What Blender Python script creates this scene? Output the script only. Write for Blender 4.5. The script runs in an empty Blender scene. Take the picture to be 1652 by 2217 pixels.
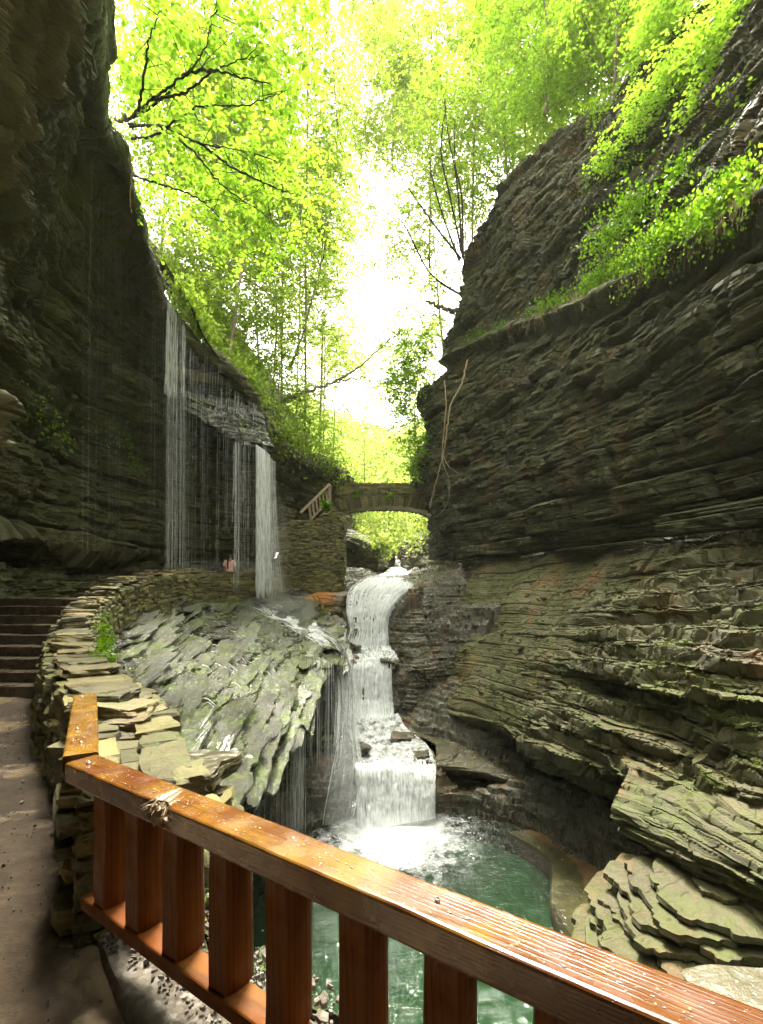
import bpy, math, random
import numpy as np
from mathutils import Vector, Matrix
random.seed(7); RS = np.random.RandomState(11)
C = bpy.context.scene.collection
SC = bpy.context.scene
R = math.radians

# ------------------------------------------------------------------ camera, sky, sun, exposure
F, CX, HY = 1047.0, 826.0, 1265.0          # focal length, centre and horizon in photograph units (1652 x 2217)
EYE = 1.75
cam = bpy.data.cameras.new('camera'); cam_o = bpy.data.objects.new('camera', cam); C.objects.link(cam_o)
cam_o.location = (0, 0, EYE); cam_o.rotation_euler = (R(90), 0, 0)
cam.sensor_fit = 'VERTICAL'; cam.sensor_height = 36; cam.lens = F/2217*36
cam.shift_y = (HY-1108.5)/2217
cam.clip_start = 0.05; cam.clip_end = 600
SC.camera = cam_o
SUN_EL, SUN_AZ = R(66), R(-6)              # azimuth from +Y (down the gorge), negative = left
w = bpy.data.worlds.new('World'); SC.world = w; w.use_nodes = True
nt = w.node_tree; bg = nt.nodes['Background']
sky = nt.nodes.new('ShaderNodeTexSky'); sky.sky_type = 'NISHITA'; sky.sun_disc = False
sky.sun_elevation = SUN_EL; sky.sun_rotation = SUN_AZ; sky.air_density = 1.0; sky.dust_density = 4.0; sky.ozone_density = .6
hs = nt.nodes.new('ShaderNodeHueSaturation'); hs.inputs['Saturation'].default_value = .12   # thin bright cloud
hs.inputs['Value'].default_value = 1.2
nt.links.new(sky.outputs[0], hs.inputs['Color']); tn = nt.nodes.new('ShaderNodeMix'); tn.data_type = 'RGBA'; tn.blend_type = 'MULTIPLY'; tn.inputs[0].default_value = 1; tn.inputs[7].default_value = (1, .97, .84, 1)
nt.links.new(hs.outputs[0], tn.inputs[6]); nt.links.new(tn.outputs[2], bg.inputs[0]); bg.inputs[1].default_value = .15
sl = bpy.data.lights.new('sun', 'SUN'); so = bpy.data.objects.new('sun', sl); C.objects.link(so)
sl.energy = 2.4; sl.angle = R(14); sl.color = (1, .95, .86)
d = Vector((math.sin(SUN_AZ)*math.cos(SUN_EL), math.cos(SUN_AZ)*math.cos(SUN_EL), math.sin(SUN_EL)))
so.rotation_euler = d.to_track_quat('Z', 'Y').to_euler(); so.location = (0, 0, 40)
SC.view_settings.view_transform = 'Standard'; SC.view_settings.look = 'None'; SC.view_settings.gamma = 1
SC.view_settings.exposure = 2.7
SC.cycles.max_bounces = 7; SC.cycles.diffuse_bounces = 4; SC.cycles.glossy_bounces = 3
SC.cycles.transmission_bounces = 4; SC.cycles.transparent_max_bounces = 16; SC.cycles.volume_bounces = 1
SC.cycles.use_denoising = True; SC.cycles.sample_clamp_indirect = 6
SC.cycles.caustics_reflective = False; SC.cycles.caustics_refractive = False

# ------------------------------------------------------------------ helpers
def W(px, py, Y):
    return np.array([(px-CX)/F*Y, Y, EYE+(HY-py)/F*Y])
def WZ(px, py, z):                          # point on the horizontal level z
    return W(px, py, (EYE-z)*F/(py-HY))
def tag(o, label, cat, group=None, kind=None):
    o['label'] = label; o['category'] = cat
    if group: o['group'] = group
    if kind: o['kind'] = kind
    return o
def empty(name, loc, label, cat, group=None):
    o = bpy.data.objects.new(name, None); C.objects.link(o); o.location = loc; o.empty_display_size = .2
    return tag(o, label, cat, group)
def mesh_np(name, V, faces, mat, parent=None, smooth=False, uv=None):
    """faces: list of int arrays (n,k)"""
    me = bpy.data.meshes.new(name)
    V = np.asarray(V, dtype=np.float32)
    me.vertices.add(len(V)); me.vertices.foreach_set('co', V.ravel())
    loops = np.concatenate([f.ravel() for f in faces]).astype(np.int32)
    tot = np.concatenate([np.full(len(f), f.shape[1], np.int32) for f in faces])
    st = np.concatenate([[0], np.cumsum(tot)[:-1]]).astype(np.int32)
    me.loops.add(len(loops)); me.loops.foreach_set('vertex_index', loops)
    me.polygons.add(len(tot)); me.polygons.foreach_set('loop_start', st); me.polygons.foreach_set('loop_total', tot)
    if uv is not None:
        l = me.uv_layers.new(name='UVMap'); l.data.foreach_set('uv', np.asarray(uv, np.float32)[loops].ravel())
    me.update(calc_edges=True)
    me.polygons.foreach_set('use_smooth', np.full(len(tot), smooth)); me.materials.append(mat)
    o = bpy.data.objects.new(name, me); C.objects.link(o)
    if parent is not None:
        o.parent = parent; o.location = -Vector(parent.location) if parent.type == 'EMPTY' and tuple(parent.rotation_euler) == (0, 0, 0) else (0, 0, 0)
    return o
class MB:
    def __init__(s): s.v = []; s.q = []; s.t = []; s.n = 0
    def add(s, V, Q=None, T=None):
        V = np.asarray(V, float).reshape(-1, 3)
        if Q is not None and len(Q): s.q.append(np.asarray(Q, int)+s.n)
        if T is not None and len(T): s.t.append(np.asarray(T, int)+s.n)
        s.v.append(V); s.n += len(V)
    def tube(s, pts, rad, k=6):
        pts = np.asarray(pts, float); n = len(pts)
        rad = np.broadcast_to(np.asarray(rad, float), (n,))
        T = np.gradient(pts, axis=0); T /= np.linalg.norm(T, axis=1)[:, None]+1e-9
        a = np.array([0, 0, 1.]) if abs(T[:, 2]).mean() < .8 else np.array([1., 0, 0])
        U = np.cross(T, a); U /= np.linalg.norm(U, axis=1)[:, None]+1e-9; B = np.cross(T, U)
        th = np.arange(k)*2*math.pi/k
        V = pts[:, None]+rad[:, None, None]*(np.cos(th)[None, :, None]*U[:, None]+np.sin(th)[None, :, None]*B[:, None])
        i, j = np.meshgrid(np.arange(n-1), np.arange(k), indexing='ij'); j2 = (j+1) % k
        Q = np.stack([i*k+j, i*k+j2, (i+1)*k+j2, (i+1)*k+j], -1).reshape(-1, 4)
        T3 = [[0, q+1, q] for q in range(1, k-1)]+[[(n-1)*k, (n-1)*k+q, (n-1)*k+q+1] for q in range(1, k-1)]
        s.add(V, Q, T3)
    def box(s, c, h, ax=np.eye(3)):
        sg = np.array([[x, y, z] for x in (-1, 1) for y in (-1, 1) for z in (-1, 1)], float)
        s.add(np.asarray(c)+(sg*h)@np.asarray(ax), [[0, 1, 3, 2], [4, 6, 7, 5], [0, 4, 5, 1], [2, 3, 7, 6], [0, 2, 6, 4], [1, 5, 7, 3]])
    def stone(s, c, h, ax=np.eye(3), rough=.12, res=4, seed=0):
        V, Q = sphere_cube(res); p = V.copy()
        # cube with rounded corners
        m = np.abs(p).max(1)[:, None]; sp = p/np.linalg.norm(p, axis=1)[:, None]; cube = p/m
        q = cube*.72+sp*.36
        h = np.asarray(h, float); P = q*h
        o = (RS.rand(3)*100)
        nz = vnoise(V*1.3+o, 3)-.5; nz2 = vnoise(V*3.1+o, 5)-.5
        P = P*(1+rough*2.4*nz[:, None]+rough*1.2*nz2[:, None])
        tp = RS.uniform(-1, 1, 6)*rough*1.6
        P[:, 0] += P[:, 1]*tp[0]*h[0]/h[1]*.5+P[:, 2]*tp[1]; P[:, 1] *= 1+tp[2]*V[:, 0]; P[:, 2] *= 1+tp[3]*V[:, 0]+tp[4]*V[:, 1]*.6
        s.add(np.asarray(c)+P@np.asarray(ax), Q)
    def build(s, name, mat, parent=None, smooth=False):
        f = ([np.concatenate(s.q)] if s.q else [])+([np.concatenate(s.t)] if s.t else [])
        return mesh_np(name, np.concatenate(s.v), f, mat, parent, smooth)
_sc = {}
def sphere_cube(n):
    if n in _sc: return _sc[n]
    idx = {}; V = []; Q = []
    def vid(p):
        k = tuple(np.round(p, 5))
        if k not in idx: idx[k] = len(V); V.append(p)
        return idx[k]
    t = np.linspace(-1, 1, n+1)
    for a in range(3):
        for sg in (-1, 1):
            b, c = (a+1) % 3, (a+2) % 3
            for i in range(n):
                for j in range(n):
                    q = []
                    for (u, v) in ((i, j), (i+1, j), (i+1, j+1), (i, j+1)):
                        p = np.zeros(3); p[a] = sg; p[b] = t[u]; p[c] = t[v]; q.append(vid(p))
                    Q.append(q if sg > 0 else q[::-1])
    _sc[n] = (np.array(V), np.array(Q)); return _sc[n]

def _h(ix, iy, iz, seed):
    n = (ix.astype(np.uint32)*np.uint32(374761393)+iy.astype(np.uint32)*np.uint32(668265263)+iz.astype(np.uint32)*np.uint32(2147483647-1640531526)+np.uint32(seed*97+13)*np.uint32(974634777))
    n ^= n >> np.uint32(13); n *= np.uint32(1274126177); n ^= n >> np.uint32(16); n *= np.uint32(2246822519); n ^= n >> np.uint32(15)
    return (n & np.uint32(0xffffff)).astype(np.float32)/np.float32(0xffffff)
def vnoise(P, seed=0):
    P = np.asarray(P, np.float64); i = np.floor(P).astype(np.int64); f = (P-i); f = f*f*(3-2*f)
    i = i.astype(np.int32); o = 0
    for dx in (0, 1):
        wx = f[..., 0] if dx else 1-f[..., 0]
        for dy in (0, 1):
            wy = f[..., 1] if dy else 1-f[..., 1]
            for dz in (0, 1):
                wz = f[..., 2] if dz else 1-f[..., 2]
                o = o+wx*wy*wz*_h(i[..., 0]+dx, i[..., 1]+dy, i[..., 2]+dz, seed)
    return o
def fbm(P, seed=0, oct=4):
    o = 0; a = .5
    for k in range(oct): o = o+a*vnoise(P*2**k, seed+k); a *= .5
    return o/(1-.5**oct)
def sstep(a, b, x):
    t = np.clip((x-a)/(b-a), 0, 1); return t*t*(3-2*t)
def layer_noise(P, h, seed, stretch=4.0):
    """blocky bed profile: every bed is broken into tilted blocks by vertical joints"""
    x, y, z = P[..., 0], P[..., 1], P[..., 2]
    lo = vnoise(np.stack([x/(h*12), y/(h*12), z/(h*12)], -1), seed+50)
    t = z/h+lo*.5+1.3*vnoise(np.stack([z/(h*2.3), z*0, z*0], -1), seed+7)
    k = np.floor(t); f = t-k; ki = k.astype(np.int32)
    w1 = h*stretch; j1 = vnoise(np.stack([x/(w1*.6), y/(w1*.6), k*1.7], -1), seed+3)
    u = (x*.8+y*.6)/w1+_h(ki, ki*0, ki*0, seed+1)*9+j1*.7; v = (y*.8-x*.6)/w1+_h(ki, ki*0+1, ki*0, seed+1)*9+j1*.5
    ui = np.floor(u); vi = np.floor(v); uf = u-ui; vf = v-vi
    a = ui.astype(np.int32); b = vi.astype(np.int32)
    cell = _h(a, b, ki, seed+9); tilt = (_h(a, b, ki, seed+10)-.5)*(uf-.5)+(_h(a, b, ki, seed+11)-.5)*(vf-.5)+(_h(a, b, ki, seed+12)-.3)*(f-.5)*.6
    n = vnoise(np.stack([x/(w1*1.6)+k*5.17, y/(w1*1.6)+k*2.31, k*1.0], -1), seed)
    n = sstep(.25, .75, n)*.45+cell*.55+tilt*.7
    groove = sstep(0, .12, f)*sstep(0, .08, 1-f)*sstep(0, .05, uf)*sstep(0, .05, 1-uf)
    return n-.3*(1-groove), f, k
def strata(P, scales, seed=0):
    d = 0
    for q, (h, a, st) in enumerate(scales):
        n, f, k = layer_noise(P, h, seed+q*31, st); d = d+a*(n-.4)
    return d
def terrace(P, h, amt, seed=0, riser=.25, wm=2.2):
    z = P[..., 2]; wv = fbm(np.stack([P[..., 0]*.45, P[..., 1]*.45, z*0], -1), seed+5, 4)*wm
    t = z/h+wv; k = np.floor(t); f = t-k
    z2 = (k+sstep(1-riser, 1, f)-wv)*h
    return z*(1-amt)+(z2+.5*h)*amt
def catmull(P, ts, lin=0.0):
    """P (n,...) sample at parameters ts in 0..n-1"""
    n = len(P); i = np.clip(np.floor(ts).astype(int), 0, n-2); f = ts-i
    p0 = P[np.maximum(i-1, 0)]; p1 = P[i]; p2 = P[i+1]; p3 = P[np.minimum(i+2, n-1)]
    f = f.reshape((-1,)+(1,)*(P.ndim-1))
    m1 = (p2-p0)*.5; m2 = (p3-p1)*.5
    c = (2*f**3-3*f**2+1)*p1+(f**3-2*f**2+f)*m1+(-2*f**3+3*f**2)*p2+(f**3-f**2)*m2
    return c*(1-lin)+((1-f)*p1+f*p2)*lin
def params(nseg, total, weights=None):
    wts = np.ones(nseg) if weights is None else np.asarray(weights, float)
    c = np.maximum(1, np.round(total*wts/wts.sum())).astype(int)
    return np.concatenate([i+np.arange(k)/k for i, k in enumerate(c)]+[[nseg]])
def loft(rows, nu, nv, wu=None, wv=None, linu=.2, linv=.3):
    A = np.array(rows, float)               # (rows, cols, 3)
    tv = params(A.shape[0]-1, nv, wv); tu = params(A.shape[1]-1, nu, wu)
    G = catmull(A, tv, linv)                # (V, cols, 3)
    G = np.swapaxes(catmull(np.swapaxes(G, 0, 1), tu, linu), 0, 1)
    return G, tu, tv
def gnormal(G):
    du = np.gradient(G, axis=1); dv = np.gradient(G, axis=0)
    N = np.cross(du, dv); return N/(np.linalg.norm(N, axis=-1)[..., None]+1e-9)
def gridmesh(name, G, mat, parent=None, smooth=False, flip=False):
    nv, nu = G.shape[:2]
    i, j = np.meshgrid(np.arange(nv-1), np.arange(nu-1), indexing='ij')
    Q = np.stack([i*nu+j, i*nu+j+1, (i+1)*nu+j+1, (i+1)*nu+j], -1).reshape(-1, 4)
    if flip: Q = Q[:, ::-1]
    uu, vv = np.meshgrid(np.linspace(0, 1, nu), np.linspace(0, 1, nv))
    return mesh_np(name, G.reshape(-1, 3), [Q], mat, parent, smooth, np.stack([uu, vv], -1).reshape(-1, 2))
def A(*a): return np.array(a, float)
def lerp(a, b, t): return np.asarray(a)*(1-t)+np.asarray(b)*t

# ------------------------------------------------------------------ materials
class NT:
    def __init__(s, name):
        s.m = bpy.data.materials.new(name); s.m.use_nodes = True; s.t = s.m.node_tree
        s.b = s.t.nodes['Principled BSDF']; s.out = s.t.nodes['Material Output']
    def n(s, typ, **kw):
        x = s.t.nodes.new('ShaderNode'+typ)
        for k, v in kw.items():
            if k[0] == '_': x.inputs[k[1:].replace('_', ' ')].default_value = v
            else: setattr(x, k, v)
        return x
    def l(s, a, b): s.t.links.new(a, b)
    def pos(s, scale=(1, 1, 1), obj=False, rot=(0, 0, 0)):
        m = s.n('Mapping'); m.inputs['Scale'].default_value = scale; m.inputs['Rotation'].default_value = rot
        s.l(s.n('TexCoord').outputs['Object'] if obj else s.n('NewGeometry').outputs['Position'], m.inputs['Vector']); return m.outputs[0]
    def noise(s, scale, detail=4, vec=None, sc=(1, 1, 1), rough=.55, obj=False):
        x = s.n('TexNoise'); x.inputs['Scale'].default_value = scale; x.inputs['Detail'].default_value = detail; x.inputs['Roughness'].default_value = rough
        s.l(vec if vec is not None else s.pos(sc, obj), x.inputs['Vector']); return x.outputs['Fac']
    def ramp(s, fac, stops, interp='LINEAR'):
        r = s.n('ValToRGB'); r.color_ramp.interpolation = interp
        e = r.color_ramp.elements
        while len(e) < len(stops): e.new(.5)
        for q, (p, c) in zip(e, stops):
            q.position = p; q.color = (c, c, c, 1) if isinstance(c, (int, float)) else (*c, 1)
        s.l(fac, r.inputs[0]); return r.outputs[0]
    def mix(s, fac, a, b, mode='MIX'):
        x = s.n('Mix', data_type='RGBA', blend_type=mode)
        for v, i in ((fac, 0), (a, 6), (b, 7)):
            if isinstance(v, (int, float)): x.inputs[i].default_value = v
            elif isinstance(v, tuple): x.inputs[i].default_value = (*v, 1)
            else: s.l(v, x.inputs[i])
        return x.outputs[2]
    def math(s, op, a, b=0.0, c=None, clamp=False):
        x = s.n('Math', operation=op, use_clamp=clamp)
        for v, i in ((a, 0), (b, 1)) + (((c, 2),) if c is not None else ()):
            if isinstance(v, (int, float)): x.inputs[i].default_value = v
            else: s.l(v, x.inputs[i])
        return x.outputs[0]
    def bump(s, h, strength=.5, dist=.03, prev=None):
        x = s.n('Bump'); x.inputs['Strength'].default_value = strength; x.inputs['Distance'].default_value = dist
        s.l(h, x.inputs['Height'])
        if prev is not None: s.l(prev, x.inputs['Normal'])
        return x.outputs[0]
    def xyz(s):
        x = s.n('SeparateXYZ'); s.l(s.n('NewGeometry').outputs['Position'], x.inputs[0]); return x.outputs
    def upness(s):
        x = s.n('SeparateXYZ'); s.l(s.n('NewGeometry').outputs['Normal'], x.inputs[0]); return x.outputs[2]

def rock(name, dark, mid, light, moss=.4, mosscol=(.06, .085, .012), rough=(.35, .75), stain=0.0, bump=.6, spec=.5, litter=0.0, bs=1.0, isl=False):
    sh = lambda c: (c[0]*1.02, c[1]*1.06, c[2]*.74)
    dark, mid, light = sh(dark), sh(mid), sh(light)
    n = NT(name)
    a = n.noise(1.1*bs, 5, sc=(1, .7, 6), rough=.65)          # bedding streaks
    b = n.noise(.35, 3)
    c = n.noise(5*bs, 6, sc=(1, 1, 3.5), rough=.7)
    col = n.ramp(a, [(.28, dark), (.5, mid), (.72, light)])
    col2 = n.ramp(c, [(.3, dark), (.6, mid), (.8, light)])
    col = n.mix(.45, col, col2)
    col = n.mix(n.ramp(b, [(.42, 0.), (.62, .55)]), col, tuple(x*.55 for x in mid))
    if stain:
        s_ = n.ramp(n.noise(.9, 4, sc=(1, 1, .5)), [(.55, 0.), (.68, stain)])
        col = n.mix(s_, col, (.2, .085, .02))
    if isl:
        ri = n.n('NewGeometry').outputs['Random Per Island']
        col = n.mix(1.0, col, n.ramp(ri, [(0, (.45, .42, .36)), (.5, (.95, .93, .9)), (1, (1.6, 1.5, 1.3))]), 'MULTIPLY')
    if litter:
        lt = n.math('MULTIPLY', n.ramp(n.noise(22, 3, rough=.8), [(.55, 0.), (.64, 1.)]), n.ramp(n.upness(), [(.35, 0.), (.8, litter)]))
        col = n.mix(lt, col, (.16, .10, .06))
    if moss:
        up = n.ramp(n.upness(), [(.0, .12), (.5, 1.)])
        mm = n.ramp(n.noise(1.3, 5, rough=.75), [(.62-.25*moss, 0.), (.74-.2*moss, 1.)])
        mk = n.math('MULTIPLY', up, mm, clamp=True)
        mk = n.math('MULTIPLY', mk, n.ramp(n.noise(14, 3), [(.3, .25), (.6, 1.)]))
        col = n.mix(mk, col, mosscol)
    n.l(col, n.b.inputs['Base Color'])
    rg = n.ramp(n.noise(2.2, 4, rough=.7), [(.35, rough[0]), (.65, rough[1])])
    n.l(rg, n.b.inputs['Roughness']); n.b.inputs['Specular IOR Level'].default_value = spec
    bp = n.bump(n.noise(7*bs, 7, sc=(1, 1, 5), rough=.75), bump, .06)
    bp = n.bump(n.noise(30*bs, 5, sc=(1, 1, 3), rough=.7), bump*.8, .018, bp)
    n.l(bp, n.b.inputs['Normal']); return n.m
def plain(name, col, rough=.7, spec=.4, bscale=0, bstr=.3, var=.3):
    n = NT(name)
    v = n.ramp(n.noise(bscale or 8, 4), [(.3, tuple(x*(1-var) for x in col)), (.7, tuple(min(1, x*(1+var)) for x in col))])
    n.l(v, n.b.inputs['Base Color']); n.b.inputs['Roughness'].default_value = rough; n.b.inputs['Specular IOR Level'].default_value = spec
    if bscale: n.l(n.bump(n.noise(bscale*2, 5), bstr, .01), n.b.inputs['Normal'])
    return n.m
def leafmat(name, c1, c2, trans=.5, ct=None):
    n = NT(name)
    oi = n.noise(1.7, 3); isl = n.n('NewGeometry').outputs['Random Per Island']
    f = n.math('ADD', n.math('MULTIPLY', oi, .8), n.math('MULTIPLY', isl, .6))
    col = n.ramp(f, [(.25, tuple(x*.75 for x in c1)), (.5, c1), (.95, c2)])
    n.l(col, n.b.inputs['Base Color']); n.b.inputs['Roughness'].default_value = .45; n.b.inputs['Specular IOR Level'].default_value = .25
    t = n.n('BsdfTranslucent')
    tc = n.mix(1.0, col, ct or (1.45, 1.5, .8), 'MULTIPLY')
    n.l(tc, t.inputs[0]); mx = n.n('MixShader'); mx.inputs[0].default_value = trans
    n.l(n.b.outputs[0], mx.inputs[1]); n.l(t.outputs[0], mx.inputs[2]); n.l(mx.outputs[0], n.out.inputs[0]); return n.m

M = {}
M['right'] = rock('layered_shale', (.013, .0125, .004), (.05, .048, .02), (.20, .19, .095), moss=.6, mosscol=(.06, .075, .006), litter=.0, stain=.25, rough=(.45, .85))
M['ledge'] = rock('ledge_shale', (.035, .029, .012), (.085, .075, .036), (.165, .148, .08), moss=.7, mosscol=(.065, .085, .008), litter=.7, stain=.45, rough=(.4, .8))
M['left'] = rock('damp_shale', (.030, .026, .012), (.105, .095, .05), (.25, .225, .13), moss=.9, rough=(.3, .75), mosscol=(.05, .06, .008))
M['near'] = rock('dry_lit_shale', (.08, .066, .042), (.22, .185, .125), (.38, .33, .24), moss=.15, rough=(.5, .85))  # drier beige rock, with the bright light on it put into the colour
M['wet'] = rock('wet_shale', (.012, .0115, .008), (.038, .036, .024), (.10, .096, .068), moss=.68, mosscol=(.10, .15, .010), rough=(.02, .16), spec=.9, bump=.75, litter=.25)
M['channel'] = rock('stream_rock', (.014, .011, .006), (.05, .042, .022), (.12, .10, .055), moss=.15, rough=(.1, .45), spec=.8, stain=.5)
M['wet'].node_tree.nodes['Principled BSDF'].inputs['Coat Weight'].default_value = .55; M['wet'].node_tree.nodes['Principled BSDF'].inputs['Coat Roughness'].default_value = .06
M['wet_dark'] = rock('wet_stream_shale', (.018, .014, .007), (.06, .05, .025), (.15, .13, .07), moss=.2, rough=(.06, .35), spec=.9, stain=.4, bump=.7)
M['masonry'] = rock('mossy_masonry', (.055, .046, .022), (.17, .15, .08), (.32, .29, .17), moss=.5, mosscol=(.08, .12, .012), rough=(.4, .85), bs=1.6, isl=True)
M['walltop'] = rock('wall_stone', (.08, .066, .038), (.20, .17, .105), (.36, .32, .22), isl=True, moss=.3, mosscol=(.10, .13, .015), rough=(.22, .6), stain=.6, bs=2.2, spec=.7, bump=.45)
M['earth'] = rock('soil', (.03, .022, .013), (.07, .05, .03), (.12, .09, .06), moss=.8, mosscol=(.09, .15, .015), rough=(.7, .95))
M['bark'] = plain('bark', (.17, .14, .10), .85, .2, 12, .7)
M['bark_dark'] = plain('dark_bark', (.035, .027, .02), .85, .2, 12, .7)
M['root'] = plain('dry_root', (.26, .20, .12), .85, .2, 14, .4)
M['leaf_a'] = leafmat('leaf_lime', (.15, .26, .025), (.28, .42, .06), .55)
M['leaf_b'] = leafmat('leaf_fresh', (.15, .24, .03), (.33, .42, .09), .55)
M['leaf_far'] = leafmat('leaf_hazed', (.24, .32, .09), (.42, .48, .18), .5)  # distance haze painted into the leaf colour as paleness
M['fern'] = leafmat('fern_green', (.07, .16, .008), (.17, .30, .012), .4)
M['moss'] = leafmat('moss_green', (.07, .11, .006), (.16, .22, .012), .3)
M['drygrass'] = plain('dry_grass', (.28, .21, .11), .9, .2)

# ------------------------------------------------------------------ RIGHT CLIFF (structure)
LOD = 1.0
def rk(pts): return [W(*p) for p in pts]
def ext(row, steps):
    row = list(row); p = row[-1]
    for s_ in steps: p = p+np.array(s_, float); row.append(p)
    return row
rimP = rk([(1120, 520, 44), (1005, 560, 27), (1060, 455, 24.5), (1125, 372, 23), (1240, 285, 20), (1380, 170, 17.3), (1500, 40, 15.2), (1700, -140, 12.6)])
bP = rk([(1010, 775, 44), (958, 772, 30), (1045, 727, 25), (1135, 690, 21), (1262, 640, 16), (1422, 558, 12.6), (1562, 466, 10.2), (1720, 352, 8.2)])
cP = rk([(990, 1215, 50), (945, 1212, 36), (1020, 1218, 24), (1100, 1207, 20.8), (1200, 1194, 17.8), (1380, 1172, 14.0), (1540, 1153, 11.7), (1730, 1135, 9.7)])
def mid(t, s1, s2, push):
    r = [lerp(b, c, t) for b, c in zip(bP, cP)]
    r[1] = W(*s1)
    if s2: r[2] = W(*s2)
    r[0] = r[1]+np.array([5, 12, 0])
    for k in range(3, 8): r[k] = r[k]+np.array([-push, -push*.4, 0])
    return r
ups = []
for t, pu in ((.33, .35), (.66, .2)):
    r = [lerp(a, b, t)+np.array([-pu if 2 < i else 0, -.2, -.3]) for i, (a, b) in enumerate(zip(rimP, bP))]
    ups.append(r)
ups[0][1] = W(1002, 615, 28); ups[1][1] = W(985, 690, 29)
top1 = [p+np.array([3, 1, 2.2]) for p in rimP]; top2 = [p+np.array([14, 4, 13]) for p in rimP]
bOut = [p+np.array([-.35, -.15, -.35]) for p in bP]
bIn = [p+np.array([.35, .1, -.9]) for p in bP]
rows = [top2, top1, rimP, ups[0], ups[1], bP, bOut, bIn,
        mid(.28, (913, 862, 31.5), (1003, 880, 26), .35), mid(.45, (932, 940, 33), (995, 985, 26), .4),
        mid(.64, (903, 1022, 33.5), (985, 1060, 26), .35), mid(.84, (937, 1100, 35), (1000, 1150, 25), .2), cP]
rows = [ext(r, [(.4, -5, 0), (-1, -8, 0)]) for r in rows]
G, tu, tv = loft(rows, int(640*LOD), int(900*LOD), wu=[.5, 1.2, 1.2, 1.3, 1.6, 1.6, 1.4, .5, .3], wv=[.15, .15, .9, .9, .9, .3, .5, 1.2, 1, 1.1, 1.1, 1.1])
N = gnormal(G)
sgn = -1 if N[G.shape[0]//2, G.shape[1]//2, 0] > 0 else 1
N = N*sgn
Nh = N.copy(); Nh[..., 2] *= .35; Nh /= np.linalg.norm(Nh, axis=-1)[..., None]
dip = G.copy(); dip[..., 2] += dip[..., 1]*.008
big = fbm(G*.22, 3, 3)-.5
D_ = strata(dip, [(.85, .62, 3.0), (.36, .36, 3.2), (.15, .18, 3.5), (.065, .06, 4)], 5)+big*1.0
far = sstep(-5, 0, -G[..., 0]*0+0)
vq = np.repeat(tv[:, None], G.shape[1], 1); D_ = D_*(1-.7*sstep(4.5, 5, vq)*sstep(7.4, 6.8, vq))
G2 = G+Nh*D_[..., None]
gridmesh('cliff', G2, M['right'], flip=sgn < 0)
o = bpy.data.objects['cliff']; tag(o, 'tall dark overhanging shale cliff on the right side of the gorge', 'cliff', kind='structure')

# lower right bulge with sloping shale ledges
cF = rk([(1010, 1216, 32), (1020, 1216, 24.3), (1100, 1205, 21.3), (1200, 1192, 18.4), (1320, 1176, 15.6), (1440, 1162, 13.6), (1560, 1150, 12), (1700, 1136, 10.8)])
cIn = [p+np.array([.8, .5, .25]) for p in cF]
f1 = rk([(1015, 1280, 30), (1003, 1280, 22.8), (1080, 1280, 19.6), (1190, 1272, 16.6), (1310, 1270, 13.8), (1440, 1262, 11.9), (1560, 1256, 10.3), (1720, 1250, 9.1)])
f2 = rk([(1005, 1350, 28), (985, 1350, 21), (1070, 1375, 17.6), (1180, 1385, 14.7), (1300, 1390, 12.1), (1430, 1395, 10.1), (1560, 1400, 8.9), (1740, 1410, 7.7)])
f3 = rk([(990, 1450, 26), (970, 1450, 19), (1060, 1480, 15.8), (1175, 1505, 13), (1300, 1525, 10.9), (1430, 1550, 9.1), (1560, 1570, 8), (1760, 1590, 6.9)])
fe = rk([(975, 1500, 24), (947, 1515, 17.6), (1045, 1560, 14.6), (1150, 1600, 12.3), (1250, 1650, 10.6), (1400, 1700, 8.7), (1540, 1740, 7.6), (1760, 1800, 6.3)])
fu = [p+np.array([.45, .25, -.45]) for p in fe]; fu[1] = W(965, 1560, 17.8)
fv = [p+np.array([1.5, .9, -1.1]) for p in fe]; fv[1] = W(985, 1600, 17.2)
fw = [p*np.array([1, 1, 0])+np.array([1.7, 1.0, -4.9]) for p in fe]; fw[1] = W(1010, 1640, 17)
rows = [ext(r, [(.3, -4, 0), (0, -8, 0)]) for r in (cIn, cF, f1, f2, f3, fe, fu, fv, fw)]
G, tu, tv = loft(rows, int(520*LOD), int(620*LOD), wu=[.3, 1, 1.2, 1.3, 1.3, 1.3, 1.3, .4, .2], wv=[.3, 1.1, 1.3, 1.3, 1.3, .5, .6, .8], linv=.4)
N = gnormal(G); sgn = -1 if N[G.shape[0]//2, G.shape[1]//2, 0] > 0 else 1; N *= sgn
P = G.copy(); x, y, z = P[..., 0], P[..., 1], P[..., 2]
dip = P.copy(); dip[..., 2] += y*.05-x*.05
near = sstep(15.5, 10, y)
D_ = strata(dip, [(.9, .35, 4), (.34, .3, 5), (.13, .13, 5), (.05, .05, 5)], 21)*(.35+.9*near)+(fbm(P*.5, 8, 3)-.5)*.9
Nh = N.copy(); Nh[..., 2] *= .5; Nh /= np.linalg.norm(Nh, axis=-1)[..., None]
G2 = G+Nh*D_[..., None]
tz = terrace(G2*np.array([1, 1, 1])+np.stack([x*0, x*0, y*.05], -1), .42, .75, 4)-y*.05
G2[..., 2] = G2[..., 2]*(1-.75*near)+tz*.75*near
RLG = G2.copy()
o = gridmesh('rock_ledges', G2, M['ledge'], flip=sgn < 0); tag(o, 'pale olive shale slope and ledges below the dark overhang', 'rock', kind='structure')

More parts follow.
